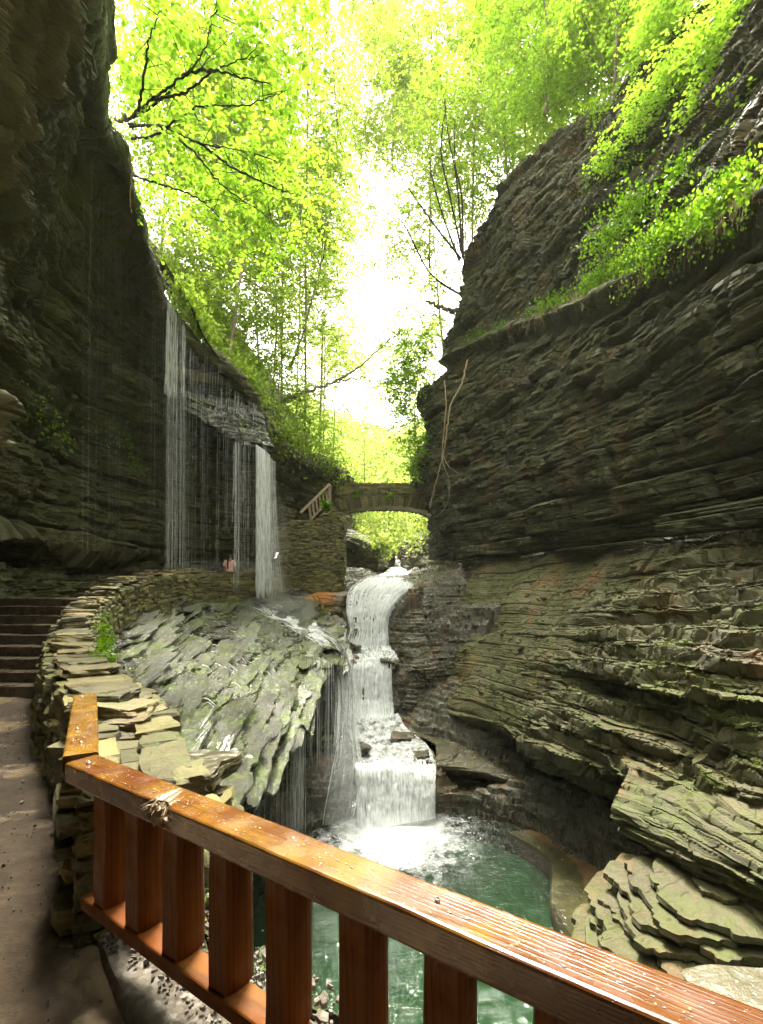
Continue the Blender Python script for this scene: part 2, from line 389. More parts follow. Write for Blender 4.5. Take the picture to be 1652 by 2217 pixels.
# two big slab groups low on the right
def slab(name, rows, seed, lab, nu=420, nv=280, dip_=(.03, -.06)):
    rows = [ext(r, [(.1, -2.5, 0), (0, -5, 0)]) for r in rows]
    G, tu, tv = loft(rows, nu, nv, linv=.6, linu=.3, wu=[1]*(len(rows[0])-3)+[.25, .15])
    N = gnormal(G); up = N[nv//8, nu//3, 2]; s_ = 1 if up > 0 else -1; N *= s_
    dp = G.copy(); dp[..., 2] += G[..., 1]*dip_[0]+G[..., 0]*dip_[1]
    Nh = N.copy(); Nh[..., 2] *= .5
    D_ = strata(dp, [(.30, .16, 5), (.12, .12, 6), (.05, .05, 6)], seed)+(fbm(G*.9, seed, 3)-.5)*.25
    G2 = G+Nh*D_[..., None]
    G2[..., 2] = terrace(G2, .13, .4, seed, .3)
    G2[..., 2] += .03*(vnoise(G2*6, 3)-.5)
    o = gridmesh(name, G2, M['ledge'], flip=s_ < 0); return tag(o, lab, 'rock', kind='structure')
slab('rock_ledge', [rk([(1400, 1640, 9.6), (1500, 1650, 8.6), (1640, 1670, 7.5), (1800, 1690, 6.7)]),
               rk([(1362, 1665, 8.6), (1475, 1730, 7.5), (1640, 1780, 6.4), (1820, 1820, 5.6)]),
               rk([(1322, 1745, 7.9), (1450, 1822, 6.9), (1652, 1895, 5.8), (1840, 1940, 5.0)]),
               rk([(1340, 1800, 7.9), (1462, 1885, 7.0), (1665, 1975, 5.9), (1850, 2020, 5.1)]),
               rk([(1440, 1800, 9.2), (1580, 1870, 8.2), (1760, 1940, 7.0), (1900, 2000, 6)]),
               rk([(1520, 1870, 10), (1640, 1900, 8.8), (1800, 1950, 7.6), (1950, 2020, 6.4)])], 41, 'jutting shale slab with a straight edge above the lowest ledge')
def plates(name, lab, specs, mat, par=None, kind='structure', cat='rock', na=220, nr=22, rel=.10, jag=.34):
    """stack of thin broken shale plates; spec: (cx, cy, z, rx, ry, th, tiltx, tilty)"""
    m = MB()
    for (cx, cy, z, rx, ry, th, txx, tyy) in specs:
        a = np.linspace(0, 2*math.pi, na, endpoint=False); sd = RS.rand()*50
        ca, sa = np.cos(a), np.sin(a)
        rr = (np.abs(ca)**3+np.abs(sa)**3)**(-1/3)
        rr = rr*(1+jag*(fbm(np.stack([ca*1.6+sd, sa*1.6+sd, a*0], -1), 3, 3)-.5)*2)
        st = np.floor(rr*14+2*vnoise(np.stack([ca*5+sd, sa*5, a*0], -1), 8))/14; rr = rr*.3+st*.7+.02*(vnoise(np.stack([ca*22, sa*22, a*0+sd], -1), 9)-.5)
        rings = []
        for q in np.linspace(0.02, 1, nr): rings.append(np.stack([cx+rx*rr*q*ca, cy+ry*rr*q*sa, np.full(na, z)], -1))
        edge = rings[-1]
        for dz, sc in ((-.3, 1.0), (-.7, 1.004), (-1, .975), (-1.02, .5)):
            p = edge.copy(); p[:, 0] = cx+(edge[:, 0]-cx)*sc; p[:, 1] = cy+(edge[:, 1]-cy)*sc; p[:, 2] = z+dz*th; rings.append(p)
        P = np.array(rings); P[..., 2] += (P[..., 0]-cx)*txx+(P[..., 1]-cy)*tyy
        lay = np.floor(fbm(P*A(1.3, 1.3, 0)+sd, 4, 3)*9)/9
        P[:nr, :, 2] += (lay[:nr]-.5)*rel+.3*rel*(fbm(P[:nr]*A(6, 6, 1), 6, 3)-.5)
        P[..., :2] += .02*(vnoise(P*A(5, 5, 12), 7)-.5)[..., None]
        n1 = len(rings); i_, j_ = np.meshgrid(np.arange(n1-1), np.arange(na), indexing='ij'); j2 = (j_+1) % na
        m.add(P, np.stack([i_*na+j_, (i_+1)*na+j_, (i_+1)*na+j2, i_*na+j2], -1).reshape(-1, 4))
    return tag(m.build(name, mat, par), lab, cat, kind=kind)
sp_ = []
for k in range(9):
    sp_.append((4.95-.06*k+RS.uniform(-.05, .05), 6.72-.05*k+RS.uniform(-.05, .05), -2.28-.115*k, 1.15+.05*k, .98+.05*k, .11, .10, .05))
for k in range(5):
    sp_.append((4.9, 6.7, -3.4-.25*k, 1.3-.05*k, 1.1-.05*k, .24, .08, .04))
for k in range(7): sp_.append((5.2+RS.uniform(-.5, .7), 6.6+RS.uniform(-.7, .6), -2.22+RS.uniform(-.06, .1), RS.uniform(.2, .5), RS.uniform(.16, .4), .07, .12, .05))
plates('rock_shelf', 'lowest mossy shale shelf of broken plates beside the pool', sp_, M['ledge'])

# ------------------------------------------------------------------ LEFT CLIFF
K = rk([(200, -420, 5.5), (214, 0, 8.5), (240, 255, 11), (278, 318, 12.3), (300, 435, 13.6), (345, 590, 16), (366, 655, 17.4), (440, 745, 19.3), (508, 800, 20.2), (556, 860, 21), (575, 930, 22)])
r1 = rk([(60, -420, 5.1), (110, 0, 8), (150, 280, 11), (190, 400, 12.8), (222, 520, 14.5), (285, 640, 17), (345, 735, 18.9), (432, 790, 20.6), (500, 840, 21.4), (552, 900, 22), (578, 965, 22.8)])
r2 = rk([(-120, -200, 4.8), (20, 80, 7.5), (60, 330, 10), (110, 500, 12), (160, 620, 14.5), (240, 740, 17.5), (330, 830, 20), (425, 880, 21.7), (495, 930, 22.5), (555, 980, 23), (590, 1020, 23.6)])
r3 = rk([(-280, 100, 4.8), (-70, 300, 7), (0, 520, 9.5), (55, 660, 11.8), (115, 780, 14.5), (215, 880, 17.5), (325, 960, 20.3), (422, 1000, 22.0), (495, 1030, 23), (560, 1050, 23.6), (610, 1070, 24.5)])
r4 = rk([(-350, 700, 5), (-140, 780, 7.5), (-40, 850, 10), (30, 910, 12.3), (110, 970, 15), (210, 1030, 18), (325, 1070, 20.7), (425, 1095, 22.4), (497, 1110, 23.3), (565, 1120, 23.9), (625, 1125, 25)])
r5 = rk([(-350, 1130, 5.2), (-150, 1145, 7.9), (-40, 1150, 10.2), (30, 1155, 12.3), (110, 1160, 14.8), (210, 1168, 17.8), (322, 1180, 20.7), (423, 1185, 22.5), (495, 1190, 23.4), (565, 1190, 24), (640, 1190, 25.6)])
r5b = [p+np.array([-.1, .1, -.22]) for p in r5]
r6 = [p+np.array([-.9, .35, -.3]) for p in r5]
zf = [-.2, -.2, 0.9, 1.0, 1.1, 1.2, 1.3, 1.4, 1.4, 1.4, 1.4]
r7 = [np.array([p[0]-.5, p[1]+.2, (p[2]*.45+z*.55)]) for p, z in zip(r5, zf)]
r8 = [np.array([p[0]-.1, p[1], z-.3]) for p, z in zip(r5, zf)]
k0 = [p+np.array([-6, 3, 3.2]) for p in K]; k00 = [p+np.array([-16, 9, 12]) for p in K]
kk = [p+np.array([-.5, .25, .35]) for p in K]
lowlip = [p+np.array([-.15, .05, -.35]) for p in K]
rows = [k00, k0, kk, K, lowlip, r1, r2, r3, r4, r5, r5b, r6, r7, r8]
def pre(r):        # extend behind the camera so that the overhang roofs the path
    p = r[0]; return [p+np.array([.6, -11, -.5]), p+np.array([.9, -5.2, 0])]+list(r)
rows = [pre(r) for r in rows]
for r in rows[9:]:
    for q in (0, 1): r[q] = r[q]+np.array([.8, 0, 0])
rows[9][0] = rows[9][0]+np.array([2.0, 0, 0])
G, tu, tv = loft(rows, int(620*LOD), int(820*LOD), wu=[.15, .3, .6, 1, 1, 1.1, 1.2, 1, 1, 1, .9, .6], wv=[.1, .15, .1, .15, .9, 1.1, 1.1, 1.1, 1, .15, .3, .6, .4])
N = gnormal(G); sgn = -1 if N[int(G.shape[0]*.6), G.shape[1]//2, 0] < 0 else 1; N *= sgn
Nh = N.copy(); Nh[..., 2] *= .5; Nh /= np.linalg.norm(Nh, axis=-1)[..., None]
x, y, z = G[..., 0], G[..., 1], G[..., 2]
dip = G.copy(); dip[..., 2] += y*.02
vv = np.repeat(tv[:, None], G.shape[1], 1)
ceil = sstep(6.6, 4.6, vv)*sstep(3.2, 3.6, vv)     # smooth vaulted ceiling
lipm = sstep(4.6, 3.2, vv)
amp = 1-.75*ceil-.55*lipm*(1-ceil)
D_ = strata(dip, [(1.2, .7, 2.6), (.45, .42, 3), (.17, .2, 3), (.07, .07, 3.5)], 71)*amp+(fbm(G*.3, 33, 4)-.5)*1.9*(1-.75*lipm)
nearm = sstep(11, 7, y)
ridg = np.abs(fbm(G*np.array([.8, .8, .45]), 91, 5)-.5)
D_ = D_+nearm*(.5-ridg*3.2)*.55*sstep(3.4, 5.5, vv)
G2 = G+Nh*D_[..., None]
n = NT('overhang_rock')
def rockcol(n, cols, s1=1.1, sc=(1, .7, 6)):
    return n.mix(.5, n.ramp(n.noise(s1, 5, sc=sc, rough=.65), [(.28, cols[0]), (.5, cols[1]), (.72, cols[2])]), n.ramp(n.noise(6, 6, sc=(1, 1, 2.5), rough=.7), [(.3, cols[0]), (.6, cols[1]), (.8, cols[2])]))
o = gridmesh('overhanging_cliff', G2, M['left'], flip=sgn < 0)
o.data.materials.append(M['near'])
fc = (G2[:-1, :-1, 1] + 1.5*(fbm(G2[:-1, :-1]*.5, 5, 3)-.5)) < 7.8
o.data.polygons.foreach_set('material_index', fc.ravel().astype(np.int32)); bpy.data.materials.remove(n.m)
tag(o, 'dark hollowed cliff arching over the path on the left', 'cliff', kind='structure')

bk = [[A(-9, 1.5, -.4), A(-6, -2.6, -.4), A(-2, -3.0, -.4), A(2, -3.6, -.4), A(7, -5, -.4)],  # unseen rock added overhead to darken the railing faces toward the camera
      [A(-8.6, 1.3, 2.4), A(-5.5, -2.2, 2.4), A(-2, -2.6, 2.4), A(2, -3.2, 2.4), A(7, -4.6, 2.4)],
      [A(-7.5, 2.0, 4.4), A(-4.6, -.6, 4.2), A(-1.5, -.8, 4.0), A(2, -1.6, 4.0), A(6, -3, 4)],
      [A(-5.2, 4.0, 7.9), A(-2.6, 2.1, 5.5), A(-.1, 1.3, 4.1), A(2.4, .5, 3.6), A(6, -1, 3.6)],
      [A(-5.8, 3.4, 9), A(-3.6, .9, 7), A(-.6, -.2, 6), A(2.4, -1.6, 6), A(6, -3.4, 6)]]
G, _, _ = loft(bk, 160, 120); N = gnormal(G); N *= np.sign(-N[60, 80, 2]+1e-9)
G = G+N*(strata(G, [(.8, .4, 3), (.25, .2, 4)], 55)+(fbm(G*.6, 2, 3)-.5))[..., None]*.6
tag(gridmesh('shade_overhang', G, M['left']), 'unseen rock overhang added behind the viewpoint to shade the railing', 'cliff', kind='structure')
# lower tier shelf the falls land on (left cliff)
def shelfmesh(name, rows, mat, seed, lab, nu=240, nv=160, amp=1.0, up=(0, 0, 1), terr=None, cat='rock', scales=((.5, .25, 4), (.18, .14, 4), (.07, .06, 4)), smallr=.4, wv=None, wu=None, smooth=False, kind='structure'):
    G, tu, tv = loft(rows, nu, nv, linv=.4, wv=wv, wu=wu)
    N = gnormal(G); m = N[nv//4, nu//2]; s_ = 1 if np.dot(m, up) > 0 else -1; N *= s_
    Nh = N.copy(); Nh[..., 2] *= .6
    D_ = strata(G, scales, seed)*amp+(fbm(G*.7, seed, 3)-.5)*smallr
    G2 = G+Nh*D_[..., None]
    if terr: G2[..., 2] = terrace(G2, terr[0], terr[1], seed, .22)
    o = gridmesh(name, G2, mat, flip=s_ < 0, smooth=smooth)
    if lab: tag(o, lab, cat, kind=kind)
    return o
shelfmesh('wet_ledge', [rk([(385, 845, 19.6), (440, 855, 20.8), (500, 860, 21.6), (562, 880, 22)]),
                        rk([(392, 850, 18.7), (450, 868, 19.9), (520, 880, 20.7), (572, 905, 21.2)]),
                        rk([(385, 868, 18.3), (460, 915, 19.3), (535, 955, 19.9), (588, 965, 20.8)]),
                        rk([(388, 885, 18.4), (458, 930, 19.4), (533, 970, 20.0), (588, 985, 20.9)]),
                        rk([(378, 905, 20.2), (455, 960, 21.3), (530, 1000, 22.1), (590, 1010, 22.7)])], M['wet'], 13,
          'wet mossy ledge halfway up the tall waterfall', up=(0, 0, 1), terr=(.22, .6))
shelfmesh('rock_band', [rk([(372, 790, 19.5), (430, 802, 20.4), (495, 812, 21), (545, 838, 21.5)]),
                        rk([(372, 795, 18.6), (430, 806, 19.8), (500, 818, 20.6), (550, 845, 21)]),
                        rk([(372, 812, 18.6), (430, 826, 19.9), (500, 838, 20.7), (552, 862, 21.1)]),
                        rk([(372, 822, 19.5), (430, 836, 20.6), (495, 846, 21.3), (545, 868, 21.6)])], M['ledge'], 15,
          'rounded stone band behind the upper part of the waterfall', amp=.3, smallr=.15, nu=160, nv=60)

# cliff below the hillside, between the tall falls and the bridge
shelfmesh('gorge_cliff', [rk([(540, 850, 27), (600, 930, 29), (650, 965, 31), (700, 985, 33.5), (742, 1020, 36), (752, 1080, 42), (770, 1080, 60)]),
                      rk([(555, 900, 23), (610, 960, 25.5), (655, 1000, 28), (710, 1015, 31.5), (748, 1040, 35.5), (752, 1090, 42), (770, 1090, 60)]),
                      rk([(570, 960, 23), (600, 1000, 25.6), (640, 1030, 28.4), (700, 1050, 32), (735, 1075, 36), (745, 1120, 42), (760, 1110, 60)]),
                      rk([(580, 1050, 24.5), (600, 1060, 26.5), (640, 1080, 29.4), (690, 1105, 33), (725, 1120, 37), (740, 1140, 42), (760, 1130, 60)]),
                      rk([(590, 1150, 25.5), (600, 1150, 27.5), (640, 1160, 30), (680, 1180, 34), (720, 1200, 38), (740, 1190, 43), (760, 1170, 60)]),
                      rk([(590, 1290, 26.5), (600, 1300, 28), (640, 1300, 30.5), (680, 1280, 34), (720, 1280, 38), (740, 1270, 43), (760, 1240, 60)])], M['left'], 83,
          'shadowed rock face under the leafy slope beside the footbridge', up=(.5, -1, 0), nu=260, nv=260, smallr=1.6, scales=((1.0, .6, 3), (.35, .3, 4), (.14, .12, 4)), cat='cliff')

# ------------------------------------------------------------------ hillsides (terrain)
def hill(name, lab, rows, nu=120, nv=90, mat='earth', sm=1.6):
    G, tu, tv = loft(rows, nu, nv)
    N = gnormal(G); s_ = 1 if N[nv//2, nu//2, 2] > 0 else -1
    G2 = G+N*s_*((fbm(G*.22, 19, 4)-.5)*sm)[..., None]
    G2 = G2+N*s_*((strata(G, [(.9, .35, 3)], 3)))[..., None]*.6
    o = gridmesh(name, G2, M[mat], flip=s_ < 0); return tag(o, lab, 'hillside', kind='structure')
hill('hill', 'steep wooded slope above the tall waterfall', [
    [A(-7.6, 17, 13), A(-5.6, 22.5, 9.2), A(-5.2, 28, 10.2), A(-4.2, 35, 9.6), A(-3.4, 50, 9), A(-4, 80, 12)],
    [A(-11, 20, 16.5), A(-9, 25, 14), A(-8.2, 31, 15), A(-7, 38, 15), A(-7, 52, 14), A(-9, 82, 19)],
    [A(-16, 24, 23), A(-14, 30, 22), A(-13, 36, 23), A(-12.5, 44, 24), A(-13, 58, 24), A(-18, 85, 30)],
    [A(-26, 30, 36), A(-25, 38, 36), A(-25, 45, 38), A(-25, 55, 40), A(-26, 70, 42), A(-32, 95, 48)]])
hill('hill', 'wooded slope behind the top of the right cliff', [
    [A(4.9, 28, 19.4), A(4.6, 36, 16.5), A(4.2, 45, 13), A(4.2, 60, 10), A(5, 85, 10)],
    [A(9, 27, 22.5), A(9, 37, 20), A(9, 46, 18), A(9.5, 62, 16), A(12, 88, 18)],
    [A(16, 28, 30), A(16, 40, 29), A(17, 50, 28), A(18, 66, 28), A(24, 92, 34)],
    [A(28, 34, 44), A(28, 44, 44), A(30, 60, 44), A(32, 80, 44), A(38, 100, 50)]])
hill('hill', 'far wooded slope closing the gorge beyond the bridge', [
    [A(-14, 62, 8), A(-5, 62, 4.5), A(1, 64, 3.4), A(6, 62, 4.5), A(14, 60, 8)],
    [A(-16, 76, 14), A(-6, 78, 9), A(1, 80, 8), A(8, 78, 9), A(18, 76, 14)],
    [A(-24, 100, 42), A(-8, 102, 33), A(2, 104, 30), A(12, 102, 34), A(28, 100, 44)],
    [A(-44, 140, 68), A(-14, 145, 54), A(4, 148, 50), A(22, 145, 54), A(48, 140, 68)]])
hill('ground', 'broad valley floor and woodland ground around the gorge', [
    [A(-300, -200, -8), A(0, -200, -8), A(300, -200, -8)], [A(-300, 0, -8), A(0, 0, -8), A(300, 0, -8)], [A(-300, 330, -8), A(0, 330, -8), A(300, 330, -8)]], 20, 20)

# ------------------------------------------------------------------ GORGE FLOOR heightfield
PC = (1.0, 9.4); PRAD = 3.75; PZ = -4.5
def floor_z(x, y):
    r = np.hypot((x-PC[0]), (y-PC[1])); ang = fbm(np.stack([x*.5, y*.5, x*0], -1), 61, 4)-.5
    yy = y+1.1*np.maximum(0, x-.4)+.55*np.maximum(0, -1.2-x)+ang*1.0
    z = np.full_like(x, -5.6)
    rim = sstep(PRAD-.5, PRAD+.7, r+ang*.8)*np.maximum(sstep(8.5, 10.5, y), sstep(4.2, 5.2, x)*sstep(4, 6, y))
    z = z+rim*(2.25)
    def st(y0, y1, dz): return sstep(y0, y1, yy)*dz
    z = z+rim*(st(13.4, 14.1, .25)+st(17.3, 17.9, 1.0)+st(17.9, 18.7, 1.15)+st(20.6, 21.3, 1.3)+st(21.3, 22.2, 1.25)+st(26, 29, .45)+st(32, 36, .45)+st(40, 43, .4)+st(43.5, 44.5, .5)+st(50, 51.5, .9)+st(60, 62, 1))
    xc = .1+.25*np.sin(y*.35)+sstep(24, 44, y)*1.2
    wd = np.interp(y, [12, 14, 17, 20, 24, 30, 40, 50], [1.6, 1.2, .9, .9, 1.5, 1.7, 1.3, .8])
    bank = np.maximum(0, np.abs(x-xc)-wd)
    z = z+rim*np.where(x > xc, np.minimum(bank*.28, .6), np.minimum(bank*.5, .5))*sstep(13.5, 15.5, y)
    return z
gx, gy = np.meshgrid(np.linspace(-6.5, 9, 420), np.concatenate([np.linspace(5, 24, 520), np.linspace(24.1, 64, 260)]))
z = floor_z(gx, gy)
z = z-1.2*sstep(.9, 1.8, gx-np.interp(gy, [13, 17, 20, 24], [.6, 0, 0, 1.5]))*sstep(25, 22, gy)*sstep(12.5, 14, gy)
z = z-1.9*sstep(-1.3, -1.9, gx)*sstep(17.5, 19, gy)*sstep(26, 24.5, gy)
z = z-3.0*sstep(-3.0, -4.2, gx)*sstep(30, 24, gy)-sstep(5, 6.5, gx)*2*sstep(30, 24, gy)
G = np.stack([gx, gy, z], -1)
FX, FY = gx, gy
BED = G.copy()


# ------------------------------------------------------------------ MOUND under the falls
Tm = [A(-1.15, 2.95, -.1), A(-1.75, 3.8, .1), A(-2.7, 5.1, .1), A(-3.75, 6.9, .05), A(-4.9, 8.8, .25), A(-5.9, 11.2, .5), A(-6.7, 14, .75), A(-6.8, 16.6, .9), A(-6.1, 19.2, 1.0), A(-4.6, 21.0, 1.0), A(-3.0, 22, 1.0)]
Lm = [A(-.75, 2.6, -.15), A(-1.35, 3.7, -.15), A(-1.9, 4.8, -.35), A(-2.0, 6.2, -.65), A(-2.12, 7.8, -.9), A(-2.0, 9.3, -1.0), A(-1.88, 11.2, -1.0), A(-2.0, 12.9, -.85), A(-1.95, 14.2, -.62), A(-1.35, 16.0, -.75), A(-1.75, 18.5, -.35)]
def mrow(t, s): return [lerp(a, b, t)*A(1, 1, 0)+A(0, 0, 1)*(a[2]*(1-s)+b[2]*s) for a, b in zip(Tm, Lm)]
lipb = [p+A(-.12, -.02, -.25) for p in Lm]
low1 = [p+A(-.6, 0, -1.2) for p in Lm]
low2 = [p*A(1, 1, 0)+A(-.75, 0, -3.0) for p in Lm]
low3 = [p*A(1, 1, 0)+A(-.6, 0, -5.4) for p in Lm]
for L_, dx, dy in ((lipb, 0, 0), (low1, .5, -.5), (low2, 1.1, -1.4), (low3, 1.4, -1.9)):
    L_[9] = L_[9]+A(dx, dy, 0); L_[10] = L_[10]+A(dx*.5, dy*.5, 0); L_[8] = L_[8]+A(dx*.4, dy*.3, 0)
Tback = [p+(A(-.5, -.1, -.9) if i < 5 else A(-1.2, -.3, -.5)) for i, p in enumerate(Tm)]
rows = [Tback, Tm, mrow(.25, .3), mrow(.5, .5), mrow(.75, .7), Lm, lipb, low1, low2, low3]
G, tu, tv = loft(rows, int(800*LOD), int(620*LOD), wu=[.7, 1, 1, 1, 1, 1, 1, .9, .8, .7], wv=[.3, 1.1, 1.1, 1.1, 1.1, .4, .7, .8, .5])
N = gnormal(G); sgn = 1 if N[int(G.shape[0]*.3), G.shape[1]//2, 2] > 0 else -1; N *= sgn
vv = np.repeat(tv[:, None], G.shape[1], 1); topm = sstep(5.6, 4.6, vv)
P = G.copy(); x, y = P[..., 0], P[..., 1]
tl = .02*y+.10*x                              # beds tilt across the mound
bed = P.copy(); bed[..., 2] += tl
Nh = N.copy(); Nh[..., 2] *= .5
D_ = strata(bed, [(.42, .34, 4), (.16, .2, 4.5), (.06, .07, 5)], 101)+(fbm(P*.8, 9, 4)-.5)*.5
G2 = G+Nh*D_[..., None]*(1-.45*topm[..., None])
q = G2.copy(); q[..., 2] += tl
t1 = terrace(q, .22, .6, 8, .2, 1.3)-tl
G2[..., 2] = G2[..., 2]*(1-topm)+t1*topm
q = G2.copy(); q[..., 2] += tl; G2[..., 2] = G2[..., 2]*(1-.6*topm)+(terrace(q, .075, 1, 18, .3, 1.5)-tl)*.6*topm
G2[..., 2] += .03*(fbm(G2*3.5, 77, 4)-.5)*2*topm
G2[..., 2] += .02*(fbm(G2*11, 78, 3)-.5)*2*topm; G2 += Nh*(.02*(fbm(G2*9, 79, 3)-.5)*2)[..., None]
gridmesh('wet_slope', G2, M['wet'], flip=sgn < 0)
tag(bpy.data.objects['wet_slope'], 'wet terraced rock mound under the tall waterfall, streaked with moss', 'rock', kind='structure')
MOUND = G2

mp_ = []
Nm = gnormal(MOUND); Nm *= np.sign(Nm[..., 2:3]+1e-9); ok_ = np.where((Nm[..., 2].ravel() > .55) & (MOUND[..., 2].ravel() > -1.35) & (MOUND[..., 1].ravel() > 4.2))[0]
for ix in RS.choice(ok_, 560):
    p_ = MOUND.reshape(-1, 3)[ix]; big_ = RS.rand()**2; sc_ = .45+p_[1]/22
    mp_.append((p_[0]+.1, p_[1], p_[2]+RS.uniform(-.05, .045), (.07+.22*big_)*sc_, (.30+.95*big_)*sc_, RS.uniform(.025, .065), -.12+RS.randn()*.08, .17+RS.randn()*.08))
plates('shale_ledges', 'jagged overlapping wet shale shelves covering the mound', mp_, M['wet'], na=72, nr=6, rel=.03, jag=.75)

# rock under the masonry abutment, with rusty stain
n = NT('stained_rock')
base = rockcol(n, ((.045, .035, .022), (.13, .105, .065), (.24, .20, .13)))
px = n.n('VectorMath', operation='DISTANCE'); n.l(n.n('NewGeometry').outputs['Position'], px.inputs[0]); px.inputs[1].default_value = tuple(W(690, 1300, 22.6))
rm = n.math('SUBTRACT', n.math('MULTIPLY', n.noise(2.2, 5, rough=.7), 2.2), px.outputs['Value'])
rust = n.ramp(rm, [(.12, 0.), (.5, 1.)])
n.l(n.mix(rust, base, (.36, .15, .03)), n.b.inputs['Base Color']); n.b.inputs['Roughness'].default_value = .5
n.l(n.bump(n.noise(7, 7, sc=(1, 1, 5), rough=.75), .6, .06), n.b.inputs['Normal']); M['rust'] = n.m
shelfmesh('rock_footing', [rk([(590, 1288, 25), (650, 1288, 24.6), (700, 1286, 24.4), (745, 1284, 24.2), (765, 1284, 26)]),
                       rk([(590, 1290, 23.2), (650, 1290, 22.9), (700, 1290, 22.7), (742, 1292, 22.6), (760, 1290, 26)]),
                       rk([(600, 1318, 22.6), (650, 1322, 22.4), (700, 1325, 22.3), (745, 1325, 22.2), (765, 1320, 26)]),
                       rk([(640, 1345, 22.0), (680, 1352, 22.1), (715, 1350, 22.4), (748, 1345, 22.6), (765, 1350, 26)]),
                       rk([(650, 1420, 21.9), (690, 1420, 22.3), (720, 1420, 22.6), (745, 1420, 22.7), (765, 1420, 26)])], M['rust'], 23,
          'banded rock under the masonry wall with a rust orange stain', up=(0, -1, .3), nu=140, nv=140, smallr=.3, amp=.7)

shelfmesh('stream_bank', [rk([(884, 1246, 28), (945, 1236, 27), (1030, 1222, 27)]), rk([(893, 1266, 23), (945, 1262, 22.6), (1040, 1250, 23)]), rk([(868, 1315, 21.3), (920, 1312, 20.8), (1025, 1305, 21.5)]),
    rk([(842, 1372, 20.7), (900, 1362, 19.8), (1010, 1370, 20)]), rk([(850, 1412, 19.7), (885, 1402, 18.9), (1000, 1410, 19.2)]), rk([(866, 1432, 19.0), (905, 1445, 18.0), (990, 1455, 18.5)]),
    rk([(858, 1478, 18.1), (892, 1500, 17.6), (975, 1500, 18.0)]), rk([(866, 1545, 17.5), (905, 1550, 17.2), (980, 1550, 17.6)]), rk([(880, 1580, 17.5), (910, 1590, 17.2), (980, 1590, 17.6)])],
    M['wet_dark'], 31, 'wet rounded shale ledges on the right bank beside the cascades', up=(-.4, -.6, .5), nu=260, nv=420, terr=(.13, .55), smallr=.5, scales=((.5, .28, 3), (.16, .14, 4), (.06, .05, 4)))
shelfmesh('pool_rim', [rk([(900, 1590, 16), (1000, 1600, 16.2), (1100, 1640, 15.6), (1260, 1700, 14)]), rk([(940, 1612, 14.8), (1040, 1640, 14.4), (1150, 1690, 13.6), (1270, 1760, 12.6)]), rk([(945, 1652, 13.7), (1042, 1668, 13.6), (1160, 1715, 13), (1270, 1780, 12.2)]),
    rk([(946, 1664, 13.7), (1045, 1680, 13.65), (1162, 1727, 13.1), (1275, 1792, 12.3)]), rk([(955, 1680, 14.4), (1048, 1695, 14.3), (1165, 1742, 13.7), (1280, 1800, 12.9)]), rk([(950, 1700, 14.1), (1045, 1712, 14.0), (1170, 1756, 13.3), (1285, 1810, 12.6)]),
    rk([(945, 1716, 13.2), (1045, 1724, 13.2), (1175, 1768, 12.7), (1290, 1826, 12.0)]), rk([(947, 1748, 13.2), (1050, 1755, 13.2), (1180, 1795, 12.5), (1300, 1850, 11.8)]), rk([(955, 1800, 13.4), (1050, 1800, 13.4), (1190, 1840, 12.8), (1310, 1900, 12)])],
    M['wet_dark'], 43, 'dark curved rock rim with a narrow undercut shelf behind the pool', up=(-.3, -.6, .6), nu=260, nv=240, smallr=.2, amp=.35, terr=(.1, .4))
# gorge rocks seen under the bridge
shelfmesh('rock_bank', [rk([(700, 1140, 52), (760, 1150, 50), (820, 1175, 47), (835, 1190, 46), (842, 1200, 52)]),
                       rk([(700, 1135, 42), (752, 1150, 41.5), (805, 1178, 41), (836, 1188, 42), (850, 1195, 50)]),
                       rk([(700, 1155, 40), (755, 1172, 40), (805, 1192, 40), (832, 1198, 41), (852, 1200, 50)]),
                       rk([(700, 1200, 40.5), (750, 1205, 40.5), (800, 1215, 40.5), (826, 1222, 41.2), (850, 1222, 50)]),
                       rk([(700, 1262, 40.5), (750, 1262, 40.5), (800, 1262, 40.5), (826, 1262, 41.2), (850, 1262, 50)])], M['left'], 29,
          'dark rock bank left of the stream under the bridge', up=(0, -1, .5), nu=160, nv=110, smallr=1.0)
shelfmesh('rock_bank', [rk([(862, 1205, 60), (872, 1185, 52), (905, 1160, 50), (945, 1140, 50), (1000, 1130, 48)]),
                       rk([(864, 1205, 55), (876, 1190, 46), (905, 1165, 44), (945, 1150, 42), (1000, 1140, 40)]),
                       rk([(862, 1225, 52), (880, 1215, 44), (905, 1205, 42), (950, 1200, 40), (1000, 1200, 38)]),
                       rk([(872, 1240, 44), (890, 1238, 41.5), (920, 1235, 39), (960, 1235, 37), (1010, 1235, 36)]),
                       rk([(872, 1265, 43), (890, 1265, 40.5), (920, 1265, 38.5), (960, 1265, 36), (1010, 1265, 35)])], M['ledge'], 37,
          'layered rock bank right of the stream beyond the bridge', up=(0, -1, .5), nu=160, nv=110, smallr=1.0, terr=(.35, .4))

